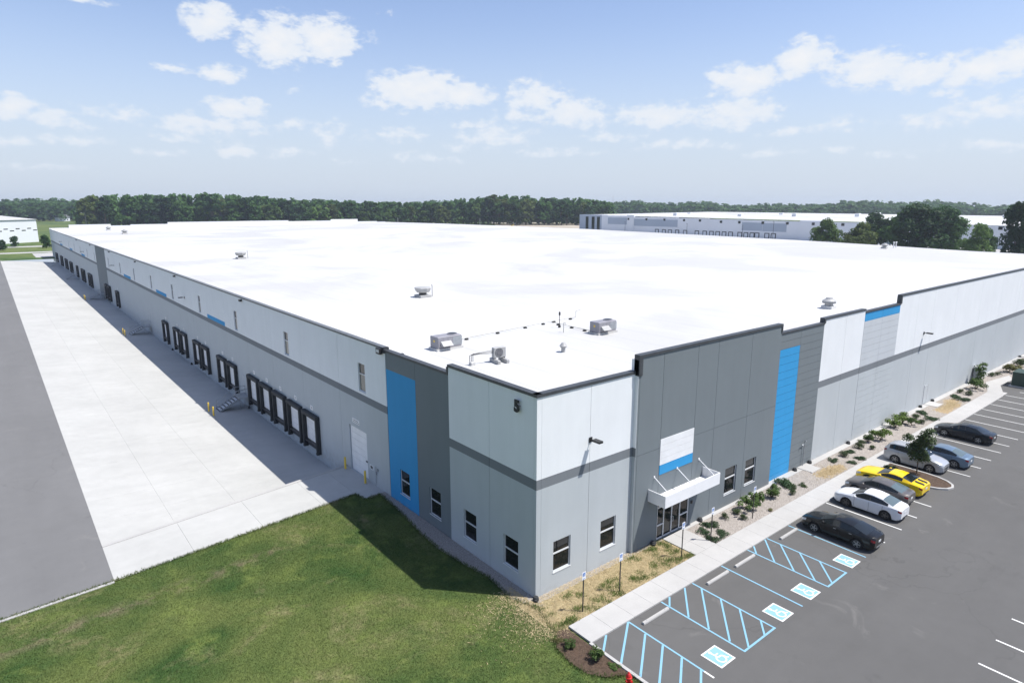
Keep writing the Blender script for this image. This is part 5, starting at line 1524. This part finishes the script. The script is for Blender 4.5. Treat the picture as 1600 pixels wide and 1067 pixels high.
for i, (x, y) in enumerate(((410,300),(430,255),(455,225),(470,330),(480,190),(500,150),(430,130),(520,110),(540,200),(500,260))):
    u = MB().cbox(x-1.6,x+1.6,y-1.6,y+1.6,12.2,14.9 if i % 2 else 15.4,.2).build('roof_unit','far_white',fw)
for i, (x, y, h) in enumerate(((345,296,9.5),(340,238,9.5),(338,196,9.5),(345,180,12))):
    m = MB(); m.tube((0,0,-.1),(0,0,h),.16,.10,6); o = thing('lamp_post',('slim dark lamp post before the far warehouse, number %s from its left end' % ('one','two','three','four')[i]).replace('number one','first').replace('number two','second').replace('number three','third').replace('number four','fourth'),'lamp post',(x,y,0),0,'lamp posts in the far yard')
    m.build('pole','blackmetal',o); MB().box(-.9,.1,-.15,.15,h-.05,h+.1).build('lamp_head','blackmetal',o)
# white shed on the left
ang = math.atan2(15.1,18.7)
sh = thing('white_shed','big white metal shed with dark slit windows at the left picture edge','shed',(3.2,456.4,-.05),ang)
def local_box(x0,x1,y0,y1,z0,z1,nm,mt,pr): return MB().box(x0,x1,y0,y1,z0,z1).build(nm,mt,pr)
local_box(-90,0,0,60,0,13.2,'wall','far_white',sh)
m = MB(); m.quad((-90,-.6,13.15),(.5,-.6,13.15),(-6,26,16),(-90,26,16)); m.quad((-90,26,16),(-6,26,16),(.5,60.5,13.2),(-90,60.5,13.2)); m.quad((.5,-.6,13.15),(.5,60.5,13.2),(-6,26,16)); m.build('roof','roof',sh)
for i in range(12):
    u = -1.5-i*3.6
    MB().box(u-1.25,u+1.25,-.06,-.002,7.9 if i % 2 else 6.8,8.4 if i % 2 else 7.3).build('slit_window','glass',sh)
hs = thing('farmhouse','small white farmhouse in front of the trees on the far left','house',(62,1040,0),R(20))
MB().box(-7,7,-5,5,0,5).build('wall','far_white',hs)
m = MB(); m.quad((-7.5,-5.5,4.8),(7.5,-5.5,4.8),(7.5,0,8.5),(-7.5,0,8.5)); m.quad((-7.5,5.5,4.8),(-7.5,0,8.5),(7.5,0,8.5),(7.5,5.5,4.8)); m.quad((-7,-5,4.8),(-7,5,4.8),(-7,0,8.4)); m.quad((7,-5,4.8),(7,0,8.4),(7,5,4.8)); m.build('roof','cap_lt',hs)
for x in (-4,0,4): MB().box(x-.6,x+.6,-5.06,-5.002,1.2,3.2).build('window','glass',hs)
struct(MB().quad((20,930,-.03),(120,930,-.03),(150,1030,-.03),(30,1030,-.03)).build('hay_field','leaf_lime') if False else MB().quad((20,930,-.03),(120,930,-.03),(150,1030,-.03),(30,1030,-.03)).build('hay_field','field'))
lp = thing('street_lamp','thin street lamp behind the far left roof corner','lamp post',(45,620,0),R(160))
MB().tube((0,0,0),(0,0,15),.14,.08,6).build('pole','steel',lp); MB().tube((0,0,14.9),(2.4,0,15.2),.06,.05,6).build('arm','steel',lp); MB().box(2.2,3.1,-.2,.2,15.1,15.3).build('lamp_head','frame',lp)
for i, (u, D) in enumerate(((60.9,640),(58.0,600),(53.8,600),(50.6,585))):
    X, Y = polar(u, D); m = MB(); m.tube((0,0,0),(0,0,9.5),.18,.12,6)
    o = thing('utility_pole','pale utility pole before the middle wood, %s from the left' % ('first','second','third','fourth')[i],'pole',(X,Y,0),0,'utility poles before the wood')
    m.build('pole','wood_dry' if i % 2 else 'frame',o); MB().box(-1.1,1.1,-.06,.06,8.6,8.75).build('crossarm','bark',o)
X, Y = polar(42.25, 1150); m = MB()
tw = thing('radio_mast','thin radio mast rising above the trees left of the far warehouse','mast',(X,Y,0))
MB().tube((0,0,0),(0,0,38),.35,.15,6).build('mast','steel',tw)
X, Y = polar(51.3, 560)
bl = thing('boom_lift','yellow brown boom lift working in the dirt lot before the wood','machine',(X,Y,0),R(-40))
MB().cbox(-2.2,2.2,-1.1,1.1,.5,1.8,.15).build('chassis','yellow',bl); MB().tube((-1,0,1.8),(5.5,0,5.6),.35,.25,8).build('boom','yellow',bl); MB().box(5,6.4,-.8,.8,5.2,6.3).build('basket','cap_lt',bl)
for sx in (-1.5,1.5):
    for sy in (-1,1): MB().lathe([(.5,-.2),(.55,0),(.5,.2)],(sx,sy*1.1,.5),12,'y').build('wheel','tyre',bl)

# ------------------------------------------------------------------ summer haze
hz, nt, b = new_mat('haze_air')
nt.nodes.remove(b)
pv = nd(nt,'ShaderNodeVolumePrincipled',{'Color':(0.80,0.88,1.0,1.0),'Density':HAZE,'Anisotropy':0.3})
nt.links.new(pv.outputs[0], nt.nodes['Material Output'].inputs['Volume'])
if HAZE > 0:
    hb = MB().box(-1500,2600,-600,2600,-3,46).build('haze',hz); stuff(hb); hb['label'] = 'thin summer haze over the whole plain'; hb['category'] = 'haze'
